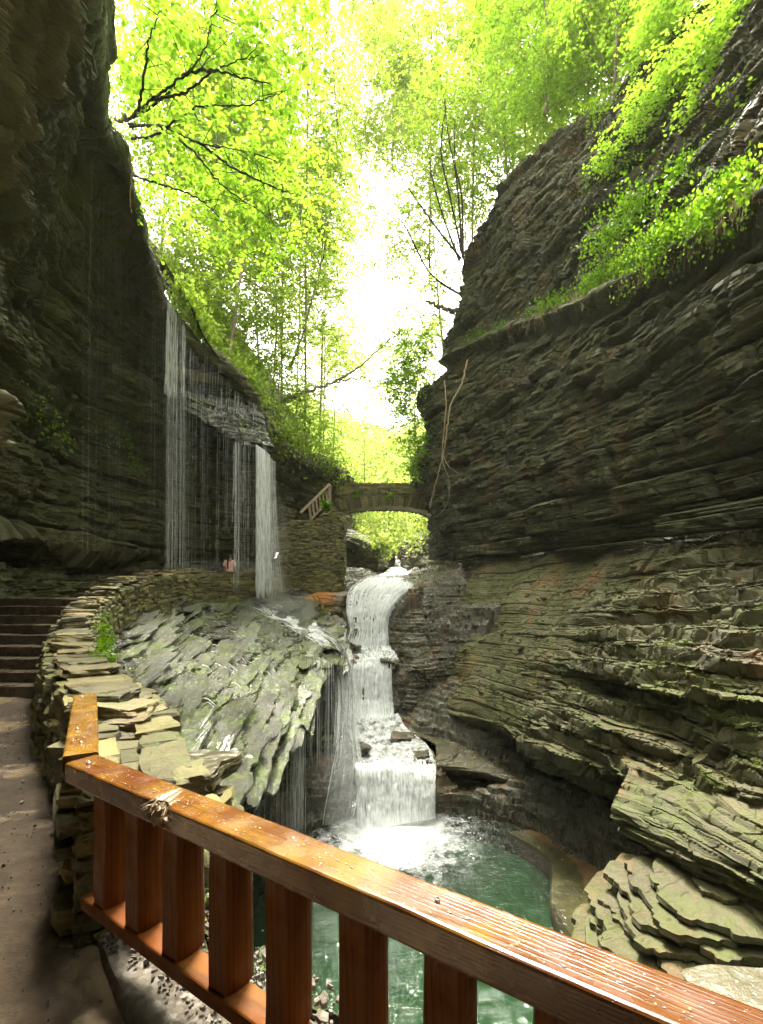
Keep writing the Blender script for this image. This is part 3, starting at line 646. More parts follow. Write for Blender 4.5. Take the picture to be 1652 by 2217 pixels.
# ------------------------------------------------------------------ PATH, STEPS
n = NT('wet_mud')
pud = n.ramp(n.noise(1.1, 4, rough=.5), [(.50, 0.), (.56, 1.)])
col = n.ramp(n.noise(6, 6, rough=.7), [(.3, (.03, .020, .010)), (.55, (.08, .055, .03)), (.8, (.16, .115, .068))])
col = n.mix(pud, col, (.24, .18, .11))
n.l(col, n.b.inputs['Base Color'])
n.l(n.ramp(pud, [(0, .42), (1, .12)]), n.b.inputs['Roughness']); n.b.inputs['Specular IOR Level'].default_value = .6
bh = n.math('MULTIPLY', n.noise(8, 9, rough=.8), n.ramp(pud, [(0, 1.), (1, .03)]))
n.l(n.bump(bh, .9, .06), n.b.inputs['Normal']); M['mud'] = n.m
outer = [A(3.3, -.95, 0), A(.65, 1.0, 0), A(-.35, 1.66, 0), A(-1.3, 2.42, 0), A(-2.0, 3.4, 0), A(-3.05, 4.9, 0), A(-4.1, 6.5, 0), A(-5.1, 8.2, 0)]
inner = [A(0, -6, 0), A(-3, -4.5, 0), A(-5, -2, 0), A(-6.6, 0.5, 0), A(-7.4, 3, 0), A(-8.2, 5, 0), A(-8.8, 7, 0), A(-9.8, 9, 0)]
G, _, _ = loft([inner, [lerp(a, b, .5) for a, b in zip(inner, outer)], outer], 420, 220)
G[..., 2] += (fbm(np.stack([G[..., 0]*1.5, G[..., 1]*1.5, G[..., 0]*0], -1), 4, 4)-.5)*.06
o = gridmesh('path', G, M['mud'], flip=True)
if gnormal(G)[50, 50, 2] > 0: pass
tag(o, 'wet brown muddy path with pale puddles', 'path', kind='structure')
# stone steps climbing beside the wall
WAx = np.array([(-5.1, 8.0), (-6.0, 9.8), (-6.75, 11.8), (-7.2, 14)])[:, ::-1][:, ::-1]
m = MB()
n = NT('step_stone'); 
n.l(n.ramp(n.noise(5, 6, sc=(1, 1, 3), rough=.7), [(.3, (.035, .026, .015)), (.6, (.09, .068, .04)), (.85, (.17, .135, .09))]), n.b.inputs['Base Color'])
n.l(n.ramp(n.noise(3, 4), [(.35, .15), (.65, .5)]), n.b.inputs['Roughness']); n.l(n.bump(n.noise(12, 7, rough=.75), .6, .03), n.b.inputs['Normal']); M['step'] = n.m
steps = empty('stone_steps', (-7, 9, 0), 'dark wet stone steps rising beyond the end of the muddy path', 'steps')
for i in range(9):
    z0 = .16*(i+1); y0 = 8.05+i*.36
    mm = MB(); c = A(np.interp(y0+.3, WAx[:, 1], WAx[:, 0])-3.35, y0+.25, z0-.2)
    V, Q = sphere_cube(10); cube = V/np.abs(V).max(1)[:, None]
    P = cube*A(3.4, .62, .2)
    P = P+np.stack([P[:, 0]*0, .05*(vnoise(P*A(2, 2, 5)+i*9, 3)-.5), .03*(vnoise(P*A(3, 3, 1)+i*7, 5)-.5)], -1)
    rot = R(-4); ca, sa = math.cos(rot), math.sin(rot)
    P = np.stack([P[:, 0]*ca-P[:, 1]*sa, P[:, 0]*sa+P[:, 1]*ca, P[:, 2]], -1)
    mm.add(P+c, Q); mm.build('step', M['step'], steps)
# walkway behind the wall, up to and behind the waterfall
G, _, _ = loft([[A(-11, 10.5, 1.36), A(-12, 14, 1.3), A(-12, 18, 1.32), A(-9, 23.5, 1.35), A(-5, 25.5, 1.4), A(-3.5, 26, 1.5)],
                [A(-6.2, 11.2, 1.36), A(-7.0, 14, 1.3), A(-7.4, 18, 1.32), A(-6.3, 20.2, 1.35), A(-4.9, 21.6, 1.4), A(-3.8, 23, 1.5)]], 60, 30)
tag(gridmesh('walkway', G, M['mud'], flip=True), 'raised wet walkway passing behind the waterfall', 'path', kind='structure')

# ------------------------------------------------------------------ PARAPET WALL
WC = [A(-1.35, 2.55, .80), A(-2.08, 3.85, .82), A(-3.0, 4.98, .84), A(-4.05, 6.4, .86), A(-5.10, 8.0, 1.0), A(-6.0, 9.8, 1.31), A(-6.75, 11.8, 1.62), A(-7.2, 14, 1.9), A(-7.45, 16.3, 2.10), A(-7.2, 18.2, 2.2), A(-6.4, 19.9, 2.24), A(-5.2, 21.2, 2.26), A(-4.7, 21.7, 2.26)]
WA = np.array(WC); tt = np.linspace(0, len(WA)-1, 900); WP = catmull(WA, tt)
seg = np.r_[0, np.cumsum(np.linalg.norm(np.diff(WP, axis=0), axis=1))]
def wall_at(s):
    p = np.array([np.interp(s, seg, WP[:, k]) for k in range(3)]); q = np.array([np.interp(min(s+.1, seg[-1]), seg, WP[:, k]) for k in range(3)]); q0 = np.array([np.interp(max(s-.1, 0), seg, WP[:, k]) for k in range(3)])
    t = q-q0; t[2] = 0; t /= np.linalg.norm(t); return p, t, np.cross(t, [0, 0, 1])   # right-hand side = outer
wall = empty('stone_wall', tuple(WC[0]*A(1, 1, 0)), 'dry stone parapet wall curving up the path toward the waterfall', 'wall')
body = MB(); cop = MB(); L = seg[-1]
# body: courses on both faces
zc = 0
for side in (-1, 1):
    course = 0; z = 0
    while z < 1.75:
        h = random.uniform(.09, .17); s_ = random.uniform(-.1, .2)
        while s_ < L:
            far_ = s_ > 9
            l = random.uniform(.2, .5)*(1.35 if far_ else 1)
            p, t, r = wall_at(s_+l/2)
            wdt = .21 if s_ < 11 else .25
            extra = 0
            if side < 0 and s_ < 3: extra = -.04
            drop = .06+z+h/2
            bot = -.25 if side < 0 else -1
            if side < 0 and p[2]-drop < min(0, p[2]-1.1)-.1 and s_ < 8: s_ += l; continue
            flare = .14*(drop if side < 0 and s_ < 6 else 0)*float(sstep(.5, 1.6, s_))
            c = p+r*side*(wdt+extra+flare+random.uniform(-.02, .025))+A(0, 0, -drop)
            body.stone(c, (l/2*.98, .13, h/2*1.03), np.array([t, r, A(0, 0, 1)]), rough=.13, res=3 if far_ else 5)
            s_ += l
        z += h
# core + near end
cz = []
for i in range(len(WP)):
    pass
ctr = WP[::12]
for i in range(len(ctr)-1):
    a, b = ctr[i], ctr[i+1]; t = b-a; t[2] = 0; l = np.linalg.norm(t); t /= l; r = np.cross(t, [0, 0, 1])
    body.box((a+b)/2+A(0, 0, -.93), (l/2+.02, .19, .82), np.array([t, r, A(0, 0, 1)]))
p, t, r = wall_at(0)
z = -.35
while z < .66:       # end face stones
    h = random.uniform(.07, .12); u = -.22
    while u < .3:
        l = random.uniform(.10, .2)
        body.stone(p*A(1, 1, 0)+r*(u+l/2)-t*random.uniform(.0, .06)+A(0, 0, z+h/2), (l/2, .12, h/2*1.03), np.array([r, t, A(0, 0, 1)]), rough=.2, res=6)
        u += l
    z += h
body.build('wall_body', M['masonry'], wall)
s_ = 1.5
while s_ < L:        # coping: broad flat irregular slabs
    l = random.uniform(.28, .6) if s_ < 8 else random.uniform(.4, .8)
    p, t, r = wall_at(s_+l/2)
    wd = random.uniform(.20, .27) if s_ > 3 else .24
    th = random.uniform(.035, .065)
    a = random.uniform(-.12, .12); t2 = t*math.cos(a)+r*math.sin(a); r2 = np.cross(t2, [0, 0, 1])
    zz = random.uniform(-.03, .03)+(-.05 if s_ < 2.5 else 0)
    off = 0
    cop.stone(p+r*off+A(0, 0, zz), (l/2*1.03, wd, th), np.array([t2, r2, A(0, 0, 1)]), rough=.17, res=8)
    if random.random() < .45 and s_ > 3.3: cop.stone(p+A(0, 0, zz+.08), (l/2*.8, wd*.8, .05), np.array([t2, r2, A(0, 0, 1)]), rough=.12, res=6)
    s_ += l*.93
# wide shoulder stones beside the plank (outer side)
for (px_, py_, z0, hx, hy, hz, a) in ((250, 1522, .78, .24, .13, .07, 5), (262, 1556, .70, .20, .10, .07, -8), (258, 1592, .62, .19, .12, .08, 4), (250, 1618, .55, .26, .10, .06, 0), (230, 1500, .84, .2, .14, .05, 0), (285, 1515, .7, .12, .08, .05, 10)):
    c = WZ(px_, py_, z0+hz); a = R(a); ax = np.array([[math.cos(a), math.sin(a), 0], [-math.sin(a), math.cos(a), 0], [0, 0, 1]])
    cop.stone(c-A(0, 0, hz), (hx, hy, hz), ax, rough=.22, res=10)
for (px_, py_, z0, hx, hy, hz) in ((262, 1600, .32, .3, .22, .22), (255, 1560, .4, .35, .3, .2), (270, 1520, .4, .35, .35, .25)):
    c = WZ(px_, py_, z0+hz); cop.stone(c-A(0, 0, hz+.12), (hx, hy, hz), np.eye(3), rough=.10, res=8)
cop.build('coping', M['walltop'], wall)
sp_ = []
for (px_, py_, z0) in ((262, 1535, .70), (262, 1590, .62), (250, 1560, .74)):
    c_ = WZ(px_, py_, z0)
    for k in range(5): sp_.append((c_[0]+RS.uniform(-.03, .05), c_[1]+RS.uniform(-.04, .04), z0-.055*k+RS.uniform(-.01, .01), .17+.02*k, .12+.015*k, .055, RS.uniform(-.04, .04), RS.uniform(-.04, .04)))
SHOULDER = sp_

# big flat slab lying outside the railing corner
m = MB()
V, Q = sphere_cube(24); cube = V/np.abs(V).max(1)[:, None]; sp = V/np.linalg.norm(V, axis=1)[:, None]
P = (cube*.82+sp*.22)
an = np.arctan2(P[:, 1], P[:, 0]); rr = 1+.22*(vnoise(np.stack([np.cos(an)*1.6+3, np.sin(an)*1.6+5, an*0], -1), 6)-.5)*2
P = P*np.stack([rr, rr, rr*0+1], -1)*A(.46, .27, .075)
P[:, 2] += .02*(vnoise(V*3, 8)-.5)+.012*(vnoise(V*9, 9)-.5); P[:, :2] += (.03*(vnoise(np.stack([V[:, 0]*2, V[:, 1]*2, V[:, 2]*6], -1), 4)-.5))[:, None]
c = WZ(362, 1652, .36)-A(0, 0, .075)
m.add(P+c, Q)
n = NT('wet_slab')
n.l(n.mix(n.ramp(n.noise(60, 2), [(.66, 0.), (.7, .7)]), n.ramp(n.noise(4, 6, rough=.7), [(.3, (.04, .033, .014)), (.6, (.085, .075, .036)), (.8, (.15, .13, .07))]), (.5, .47, .38)), n.b.inputs['Base Color'])
n.b.inputs['Roughness'].default_value = .28; n.l(n.bump(n.noise(25, 6, rough=.7), .5, .015), n.b.inputs['Normal']); M['slab'] = n.m
tag(m.build('flat_stone', M['slab'], smooth=False), 'flat wet speckled stone slab behind the railing corner', 'stone')
m = MB()
for i in range(9):
    m.stone(c+A(random.uniform(-.32, .3), random.uniform(-.15, .2), -.15-.1*i*.6), (random.uniform(.25, .38), random.uniform(.15, .25), .06), rough=.14, res=6)
tag(m.build('rock_pile', M['masonry']), 'layered broken rocks propping up the flat wet slab', 'rocks')

o = plates('shoulder_stone', 'x', SHOULDER, M['walltop']); [o.__delitem__(q) for q in ('label', 'category', 'kind')]; o.parent = wall; o.location = -Vector(wall.location)
# kerb / rubble ledge under the railing
kr = [[A(-1.62, 2.75, .02), A(-.95, 2.28, .02), A(-.2, 1.78, .02), A(.9, 1.05, .02), A(3, -.3, .02)],
      [A(-1.38, 2.36, .035), A(-1.0, 1.95, .04), A(-.42, 1.55, .04), A(.6, .88, .04), A(2.7, -.5, .04)]]
kr = [[p+A(.553, .833, 0)*.75+A(0, 0, -1.2) for p in kr[0]], [p+A(.553, .833, 0)*.2+A(0, 0, -.15) for p in kr[0]], kr[0], kr[1], [p+A(-.02, -.03, -.1) for p in kr[1]]]
n = NT('rubble_concrete')
vor = n.n('TexVoronoi'); vor.inputs['Scale'].default_value = 34; n.l(n.pos(), vor.inputs['Vector'])
n.l(n.mix(.55, n.ramp(vor.outputs['Color'], [(.2, (.06, .05, .04)), (.55, (.16, .14, .11)), (.9, (.36, .33, .28))]), n.ramp(n.noise(5, 6), [(.35, (.07, .055, .035)), (.7, (.25, .21, .15))])), n.b.inputs['Base Color'])
n.b.inputs['Roughness'].default_value = .35; n.l(n.bump(n.noise(30, 8, rough=.8), .8, .02), n.b.inputs['Normal']); M['kerb'] = n.m
G, _, _ = loft(kr, 500, 130, linv=.6); G[..., 2] += .05*(fbm(G*A(6, 6, 1), 12, 4)-.5)
o = gridmesh('kerb', G, M['kerb'], flip=gnormal(G)[60, 60, 2] < 0); tag(o, 'rough gravelly kerb beneath the railing', 'kerb', kind='structure')
# rock face under the kerb, falling to the pool
shelfmesh('rock_face', [[A(-1.5, 3.05, -.1), A(-.9, 2.55, -.2), A(-.1, 2.0, -.2), A(1.0, 1.3, -.2), A(3.2, 0, -.2)],
                   [A(-1.3, 3.3, -.6), A(-.7, 2.9, -.8), A(.05, 2.35, -.9), A(1.2, 1.5, -.9), A(3.3, .3, -.9)],
                   [A(-1.2, 3.9, -1.4), A(-.6, 3.7, -1.7), A(.3, 3.1, -2), A(1.5, 2.0, -2), A(3.6, .8, -2)],
                   [A(-1.3, 4.9, -2.2), A(-.6, 4.8, -2.9), A(.3, 4.2, -3.4), A(1.8, 3.0, -3.2), A(4, 1.4, -3)],
                   [A(-1.5, 5.4, -4.2), A(-.5, 5.2, -4.4), A(.5, 4.8, -4.7), A(2.2, 3.6, -4.9), A(5, 2.2, -4.9)]], M['wet'], 47,
          'wet rock face dropping from the railing to the pool', up=(.3, .5, .5), nu=240, nv=180, terr=(.3, .5), wu=None)

# ------------------------------------------------------------------ TIMBER RAILING
def wood(name, c=( .42, .15, .022), dk=(.12, .032, .006), rough=.22, wet=1.0, sc=1.0, gold=.25, pith=-.82):
    n = NT(name)
    v = n.pos((.35*sc, 6*sc, 6*sc), obj=True)
    ns = n.n('TexNoise'); ns.inputs['Scale'].default_value = 1.6; ns.inputs['Detail'].default_value = 3; n.l(v, ns.inputs['Vector'])
    mp = n.n('Mapping'); mp.inputs['Location'].default_value = (0, -.04, pith); mp.inputs['Rotation'].default_value = (0, R(.9), R(.6)); n.l(n.n('TexCoord').outputs['Object'], mp.inputs['Vector'])
    vm = n.n('VectorMath', operation='MULTIPLY_ADD'); n.l(ns.outputs['Color'], vm.inputs[0]); vm.inputs[1].default_value = (.02, .022, .022); n.l(mp.outputs[0], vm.inputs[2])
    wv = n.n('TexWave', wave_type='RINGS', rings_direction='X', wave_profile='SAW'); wv.inputs['Scale'].default_value = 30*sc; wv.inputs['Distortion'].default_value = .6; wv.inputs['Detail'].default_value = 2; wv.inputs['Detail Scale'].default_value = 1.5
    n.l(vm.outputs[0], wv.inputs['Vector'])
    ring = n.ramp(wv.outputs['Fac'], [(.0, 0.), (.6, .25), (.85, 1.), (1.0, .2)])
    fib = n.noise(3, 5, sc=(4, 90, 90), obj=True)
    col = n.mix(n.math('MULTIPLY', ring, .6), c, dk)
    col = n.mix(n.ramp(fib, [(.35, .0), (.7, .4)]), col, tuple(x*.45 for x in c))
    pt = n.ramp(n.noise(4, 4, obj=True), [(.45, 0.), (.65, gold)])
    col = n.mix(pt, col, (.42, .25, .03))
    bl = n.ramp(n.noise(7, 5, sc=(.6, 1.4, 1.4), obj=True), [(.66, 0.), (.76, .4)])
    col = n.mix(bl, col, (.07, .03, .012))
    n.l(col, n.b.inputs['Base Color'])
    n.l(n.ramp(n.noise(9, 4, obj=True), [(.35, rough*.6), (.7, rough*1.7)]), n.b.inputs['Roughness'])
    n.b.inputs['Coat Weight'].default_value = .4*wet; n.b.inputs['Coat Roughness'].default_value = .12
    drops = n.ramp(n.noise(75, 2, sc=(1, 1, 1), obj=True), [(.66, 0.), (.72, 1.)])
    b1 = n.bump(ring, .25, .003); b1 = n.bump(n.noise(3, 6, sc=(5, 70, 70), obj=True), .25, .004, b1); b1 = n.bump(drops, .4*wet, .004, b1)
    n.l(b1, n.b.inputs['Normal']); n.b.inputs['Specular IOR Level'].default_value = .15+.35*wet; return n.m
M['wood'] = wood('wet_timber', (.115, .037, .007), (.03, .009, .003)); M['wood_post'] = wood('baluster_timber', (.165, .048, .006), (.035, .010, .002), .5, .05, .7, .1, pith=.03)
M['wood_old'] = wood('weathered_timber', (.26, .2, .13), (.13, .10, .06), .7, 0, 1, .0)
corner = A(-1.50, 2.30, .90); dv = A(.833, -.553, 0); dv /= np.linalg.norm(dv); nv_ = A(.553, .833, 0); nv_ /= np.linalg.norm(nv_)
ang = math.atan2(dv[1], dv[0])
rail = bpy.data.objects.new('timber_railing', None); C.objects.link(rail)
rail.location = corner*A(1, 1, 0); rail.rotation_euler = (0, 0, ang)
tag(rail, 'wet orange brown timber railing with round backed balusters', 'railing')
def rpart(name, bm, mat, parent=rail, smooth=False, loc=(0, 0, 0)):
    o = bm.build(name, mat, None, smooth); o.parent = parent; o.location = loc; return o
def beam(x0, x1, y0, y1, z0, z1, ends=(0, 0), bev=.012, nseg=90, wob=.0012, seed=0, bite=None):
    """rounded-edge beam along x, cross-section ring of 16"""
    m = MB(); xs = np.linspace(x0, x1, nseg)
    r = bev; prof = []
    for (cx, cy, a0) in ((y1-r, z1-r, 0), (y0+r, z1-r, 90), (y0+r, z0+r, 180), (y1-r, z0+r, 270)):
        for a in (0, 30, 60, 90): prof.append((cx+r*math.cos(R(a0+a)), cy+r*math.sin(R(a0+a))))
    prof = np.array(prof); k = len(prof)
    V = np.zeros((nseg, k, 3)); V[..., 0] = xs[:, None]; V[..., 1] = prof[None, :, 0]; V[..., 2] = prof[None, :, 1]
    V[0, :, 0] += (prof[:, 0]-y0)*ends[0]; V[-1, :, 0] += (prof[:, 0]-y0)*ends[1]
    nz = vnoise(V*A(7, 20, 20)+seed, 5)-.5; V[..., 1] += nz*wob*2; V[..., 2] += (vnoise(V*A(7, 20, 20)+seed+9, 6)-.5)*wob*2
    if bite is not None:
        bx, bw, bd = bite
        dx = (V[..., 0]-bx)/bw; g = np.exp(-dx**2)*(.6+.8*vnoise(V*A(60, 10, 30), 3)); edge = np.clip((y0+.05-V[..., 1])/.05, 0, 1)*np.clip((V[..., 2]-z0-.03)/.06, 0, 1)
        V[..., 1] += bd*g*edge; V[..., 2] -= bd*.5*g*edge
    i, j = np.meshgrid(np.arange(nseg-1), np.arange(k), indexing='ij'); j2 = (j+1) % k
    Q = np.stack([i*k+j, (i+1)*k+j, (i+1)*k+j2, i*k+j2], -1).reshape(-1, 4)
    m.add(V, Q, [[0, q, q+1] for q in range(1, k-1)]+[[(nseg-1)*k, (nseg-1)*k+q+1, (nseg-1)*k+q] for q in range(1, k-1)])
    return m
RL = 4.6
ho = rpart('handrail', beam(-.01, RL, 0, .145, .80, .90, ends=(.45, 0), nseg=420, bite=(.745, .05, .05)), M['wood'])
rpart('bottom_rail', beam(.12, RL, .01, .125, .235, .30, nseg=120, seed=4), M['wood_post'])
bx = [.207, .473, .744, 1.031, 1.327, 1.631, 1.914, 2.2, 2.49, 2.78, 3.07, 3.36, 3.65, 3.94, 4.23]
for i, x0 in enumerate(bx):      # half-round balusters: flat face to the path, round back to the gorge
    m = MB(); w_ = .098; prof = []
    for a in np.linspace(-48, 228, 19):
        prof.append((w_/2+.062*math.copysign(abs(math.cos(R(a)))**.8, math.cos(R(a))), .086+.080*math.copysign(abs(math.sin(R(a)))**.85, math.sin(R(a)))))
    prof = np.array(prof)+A(x0, .0); k = len(prof); zs = np.linspace(.30, .80, 14)
    V = np.zeros((14, k, 3)); V[..., :2] = prof[None]; V[..., 2] = zs[:, None]
    V[..., :2] += (vnoise(V*A(9, 9, 5)+i*7, 4)[..., None]-.5)*.008
    ii, j = np.meshgrid(np.arange(13), np.arange(k), indexing='ij'); j2 = (j+1) % k
    Q = np.stack([ii*k+j, ii*k+j2, (ii+1)*k+j2, (ii+1)*k+j], -1).reshape(-1, 4)
    # local x along the post so the grain runs up it
    o = bpy.data.objects.new('baluster', None)
    V2 = V.reshape(-1, 3)-A(x0+.05, .06, .55); V2 = np.stack([V2[:, 2], V2[:, 1], -V2[:, 0]], -1)
    mm = MB(); mm.add(V2, Q); o = mm.build('baluster', M['wood_post'], None, False); o.parent = rail; o.location = (x0+.05, .06, .55); o.rotation_euler = (0, R(-90), 0)
# splintered damage on the rail
m = MB()
for i in range(70):
    x0 = .745+random.gauss(0, .045); st = A(x0, random.uniform(-.004, .03), random.uniform(.86, .902)); L_ = random.uniform(.015, .05)
    e = st+A(random.gauss(.2, .5), -random.uniform(.2, 1), -random.uniform(-.1, 1))*L_
    m.tube([st, lerp(st, e, .5)+A(*RS.randn(3))*.003, e], [random.uniform(.0015, .005), .002, .0006], 4)
for i in range(8): m.stone(A(.745+random.gauss(0, .03), random.uniform(-.012, .004), random.uniform(.835, .88)), (random.uniform(.008, .02), .01, random.uniform(.008, .018)), rough=.3, res=3)
rpart('splintered_patch', m, M['wood_old'])
n = NT('bright_metal'); n.b.inputs['Base Color'].default_value = (.75, .75, .75, 1); n.b.inputs['Metallic'].default_value = .9; n.b.inputs['Roughness'].default_value = .2; M['metal'] = n.m
def bolt(x, y, par, z=.90, r=.010):
    m = MB(); m.tube([A(x, y, z-.004), A(x, y, z+.006), A(x, y, z+.009)], [r, r, r*.6], 8); m.tube([A(x, y, z+.0085), A(x, y, z+.015)], [r*.5, r*.4], 6)
    o = m.build('bolt', M['metal'], None, True); o.parent = par; return o
bolt(.10, .055, rail); bolt(1.93, .075, rail, r=.008)
# water drops standing on the handrail
n = NT('water_drop'); n.b.inputs['Base Color'].default_value = (.9, .93, .9, 1); n.b.inputs['Roughness'].default_value = .03; n.b.inputs['Transmission Weight'].default_value = .8; n.b.inputs['IOR'].default_value = 1.33; n.b.inputs['Specular IOR Level'].default_value = 1; M['drop'] = n.m
def dropset(nn, x0, x1, y0, y1, z, smax=.0045):
    m = MB(); V, Q = sphere_cube(3); sp = V/np.linalg.norm(V, axis=1)[:, None]
    for i in range(nn):
        r = random.uniform(.0012, smax)*(1 if random.random() < .8 else 1.5); xx = random.uniform(x0, x1)
        m.add(sp*A(r*random.uniform(1, 2), r, r*.55)+A(xx, random.uniform(y0, y1), z+.0008), Q)
    return m
o = rpart('water_drops', dropset(330, .02, 3.2, .015, .12, .9, .0028), M['drop'], smooth=True); o['kind'] = 'stuff'
# pale bits of blossom and leaf stuck to the rail
m = MB()
for i in range(60):
    x0, y0 = random.uniform(.03, 3.0), random.uniform(.015, .12); s_ = random.uniform(.001, .0028); a = random.uniform(0, 6)
    for q in range(3):
        b = a+q*1.1; m.add([A(x0, y0, .9035), A(x0+math.cos(b)*s_*2.2, y0+math.sin(b)*s_*1.5, .905), A(x0+math.cos(b+.7)*s_*2, y0+math.sin(b+.7)*s_*1.4, .9045)], None, [[0, 1, 2]])
o = rpart('fallen_petals', m, plain('petal', (.55, .40, .12), .6)); o['kind'] = 'stuff'
# plank on top of the stone wall
plank = bpy.data.objects.new('timber_plank', None); C.objects.link(plank)
p0 = A(-1.60, 2.43, 0); p1 = A(-2.345, 3.68, 0); t = p1-p0; PL = np.linalg.norm(t); pa = math.atan2(t[1], t[0])
plank.location = p0; plank.rotation_euler = (0, 0, pa); tag(plank, 'mossy orange timber plank lying along the near end of the stone wall', 'plank')
rpart('board', beam(-.08, PL, -.155, 0.0, .815, .905, ends=(.35, 0), nseg=120, seed=11), wood('mossy_timber', (.17, .075, .011), (.045, .018, .005), .25, 1, 1.0, .35), plank)
for xx, yy in ((.12, -.075), (PL-.12, -.06), (.42, -.05)):
    bolt(xx, yy, plank, .905, .009)
o = rpart('water_drops', dropset(150, 0, PL-.03, -.14, -.015, .906), M['drop'], plank, True); o['kind'] = 'stuff'

# stone pier at the right end of the railing
m = MB(); c = WZ(1650, 2170, .68)
m.stone(c+A(.05, .0, -.05), (.19, .11, .05), rough=.14, res=20)
for i in range(10): m.stone(c+A(random.uniform(.04, .12), random.uniform(-.03, .03), -.15-.08*i), (random.uniform(.12, .16), .09, .05), rough=.14, res=6)
tag(m.build('stone_pier', M['slab']), 'low stone pier in the near corner behind the handrail', 'pier')

# ------------------------------------------------------------------ MASONRY ABUTMENT, BRIDGE, STAIR RAIL
def masonry(m, p0, p1, ztop, zbot, hrow=.12, lmin=.18, lmax=.45, dep=.14, topf=None, botf=None, rough=.14):
    t = (p1-p0)*A(1, 1, 0); L = np.linalg.norm(t); t /= L; r = np.cross(t, [0, 0, 1])
    z = zbot
    while z < ztop:
        h = hrow*random.uniform(.65, 1.35); u = random.uniform(-.2, 0)
        while u < L:
            l = random.uniform(lmin, lmax); uc = u+l/2; tp = topf(uc) if topf else ztop; bt = botf(uc) if botf else -99
            if z+h/2 < tp and z+h/2 > bt and 0 < uc < L:
                m.stone(p0*A(1, 1, 0)+t*uc+r*random.uniform(-.05, .05)+A(0, 0, z+h/2), (l/2*.97, dep, h/2*.98), np.array([t, r, A(0, 0, 1)]), rough=rough, res=2)
            u += l
        z += h
ab = empty('masonry_wall', tuple(W(670, 1285, 24)), 'mossy rubble masonry wall holding up the left end of the footbridge', 'wall')
m = MB()
pa_, pb_ = W(598, 1285, 23.4), W(738, 1285, 24.2)
def topf(u): 
    f = u/3.3
    px_ = 598+140*f
    py_ = np.interp(px_, [598, 625, 680, 700, 715, 738], [1145, 1128, 1130, 1112, 1098, 1112]); return EYE+(HY-py_)/F*24
masonry(m, pa_, pb_, 6.6, 1.1, hrow=.105, lmin=.14, lmax=.4, topf=topf)
m.box((pa_+pb_)/2*A(1, 1, 0)+A(0, .55, 2.75), (1.55, .4, 1.75), np.array([A(.97, .24, 0), A(-.24, .97, 0), A(0, 0, 1)]))
masonry(m, pb_+A(.0, .0, 0), W(745, 1285, 36), 6.4, 1.1, hrow=.14, lmin=.25, lmax=.6, topf=lambda u: 5.2+.14*u)
m.box(W(742, 1285, 30)*A(1, 1, 0)+A(-.35, 0, 2.9), (.2, 5.0, 2.0), np.eye(3))
m.build('wall_body', M['masonry'], ab)
# steps beside the falls leading up to the bridge
m = MB()
st_ = empty('stone_stairs', (-4.5, 24, 1.4), 'stone stairs climbing behind the falls to the footbridge', 'stairs')
for i in range(18):
    mm = MB(); c = A(-6.0+.20*i, 23.6+i*.30, 1.55+.24*i); mm.box(c, (.8, .35, .14), np.array([A(.55, .83, 0), A(-.83, .55, 0), A(0, 0, 1)])) if False else mm.stone(c, (.75, .35, .16), np.array([A(.83, -.55, 0), A(.55, .83, 0), A(0, 0, 1)]), rough=.04, res=4)
    mm.build('step', M['masonry'], st_)
YB = 34.0
br = empty('footbridge', tuple(W(825, 1230, YB)), 'arched stone footbridge across the gorge with ferns on its face', 'bridge')
def bw(px, py, dy=0): return W(px, py, YB)+A(0, dy, 0)
m = MB()
x0, x1 = 700, 950
def topb(u):
    px_ = x0+u/YB*F; return EYE+(HY-np.interp(px_, [700, 720, 780, 840, 900, 940, 960], [1058, 1052, 1047, 1045, 1048, 1053, 1056]))/F*YB
ARC = lambda px: np.interp(px, [718, 735, 760, 800, 845, 890, 920, 938], [1106, 1104, 1101, 1096, 1095, 1098, 1104, 1114])
def botb(u):
    px_ = x0+u/YB*F
    return EYE+(HY-(ARC(px_)-20 if px_ > 716 else 1300))/F*YB
for dy, nm_ in ((0, 'parapet'), (2.2, 'far_parapet')):
    m = MB(); masonry(m, bw(x0, 1100, dy), bw(x1, 1100, dy), 8.9, 4.5, hrow=.17, lmin=.3, lmax=.9, dep=.2, topf=topb, botf=botb, rough=.1)
    m.build(nm_, M['masonry'], br)
for dy, nm_ in ((-.04, 'arch_ring'), (2.2, 'far_arch_ring')):
    m = MB()
    for i in range(44):
        px_ = 718+i*5.1; t = (px_-828)/110; a = t*.42
        c = bw(px_, ARC(px_)-10, dy); m.stone(c, (.075, .24, .36), np.array([A(math.cos(a), 0, -math.sin(a)), A(0, 1, 0), A(math.sin(a), 0, math.cos(a))]), rough=.07, res=2)
    m.build(nm_, M['masonry'], br)
xs = np.linspace(716, 942, 40)
V = []
for px_ in xs: V += [bw(px_, ARC(px_)-1, 0), bw(px_, ARC(px_)-1, 2.3), bw(px_, 1072, 2.2), bw(px_, 1072, .1)]
Q = []
for i in range(39):
    for j in range(4): Q.append([i*4+j, (i+1)*4+j, (i+1)*4+(j+1) % 4, i*4+(j+1) % 4])
m = MB(); m.add(V, Q); m.build('arch_vault', M['masonry'], br)
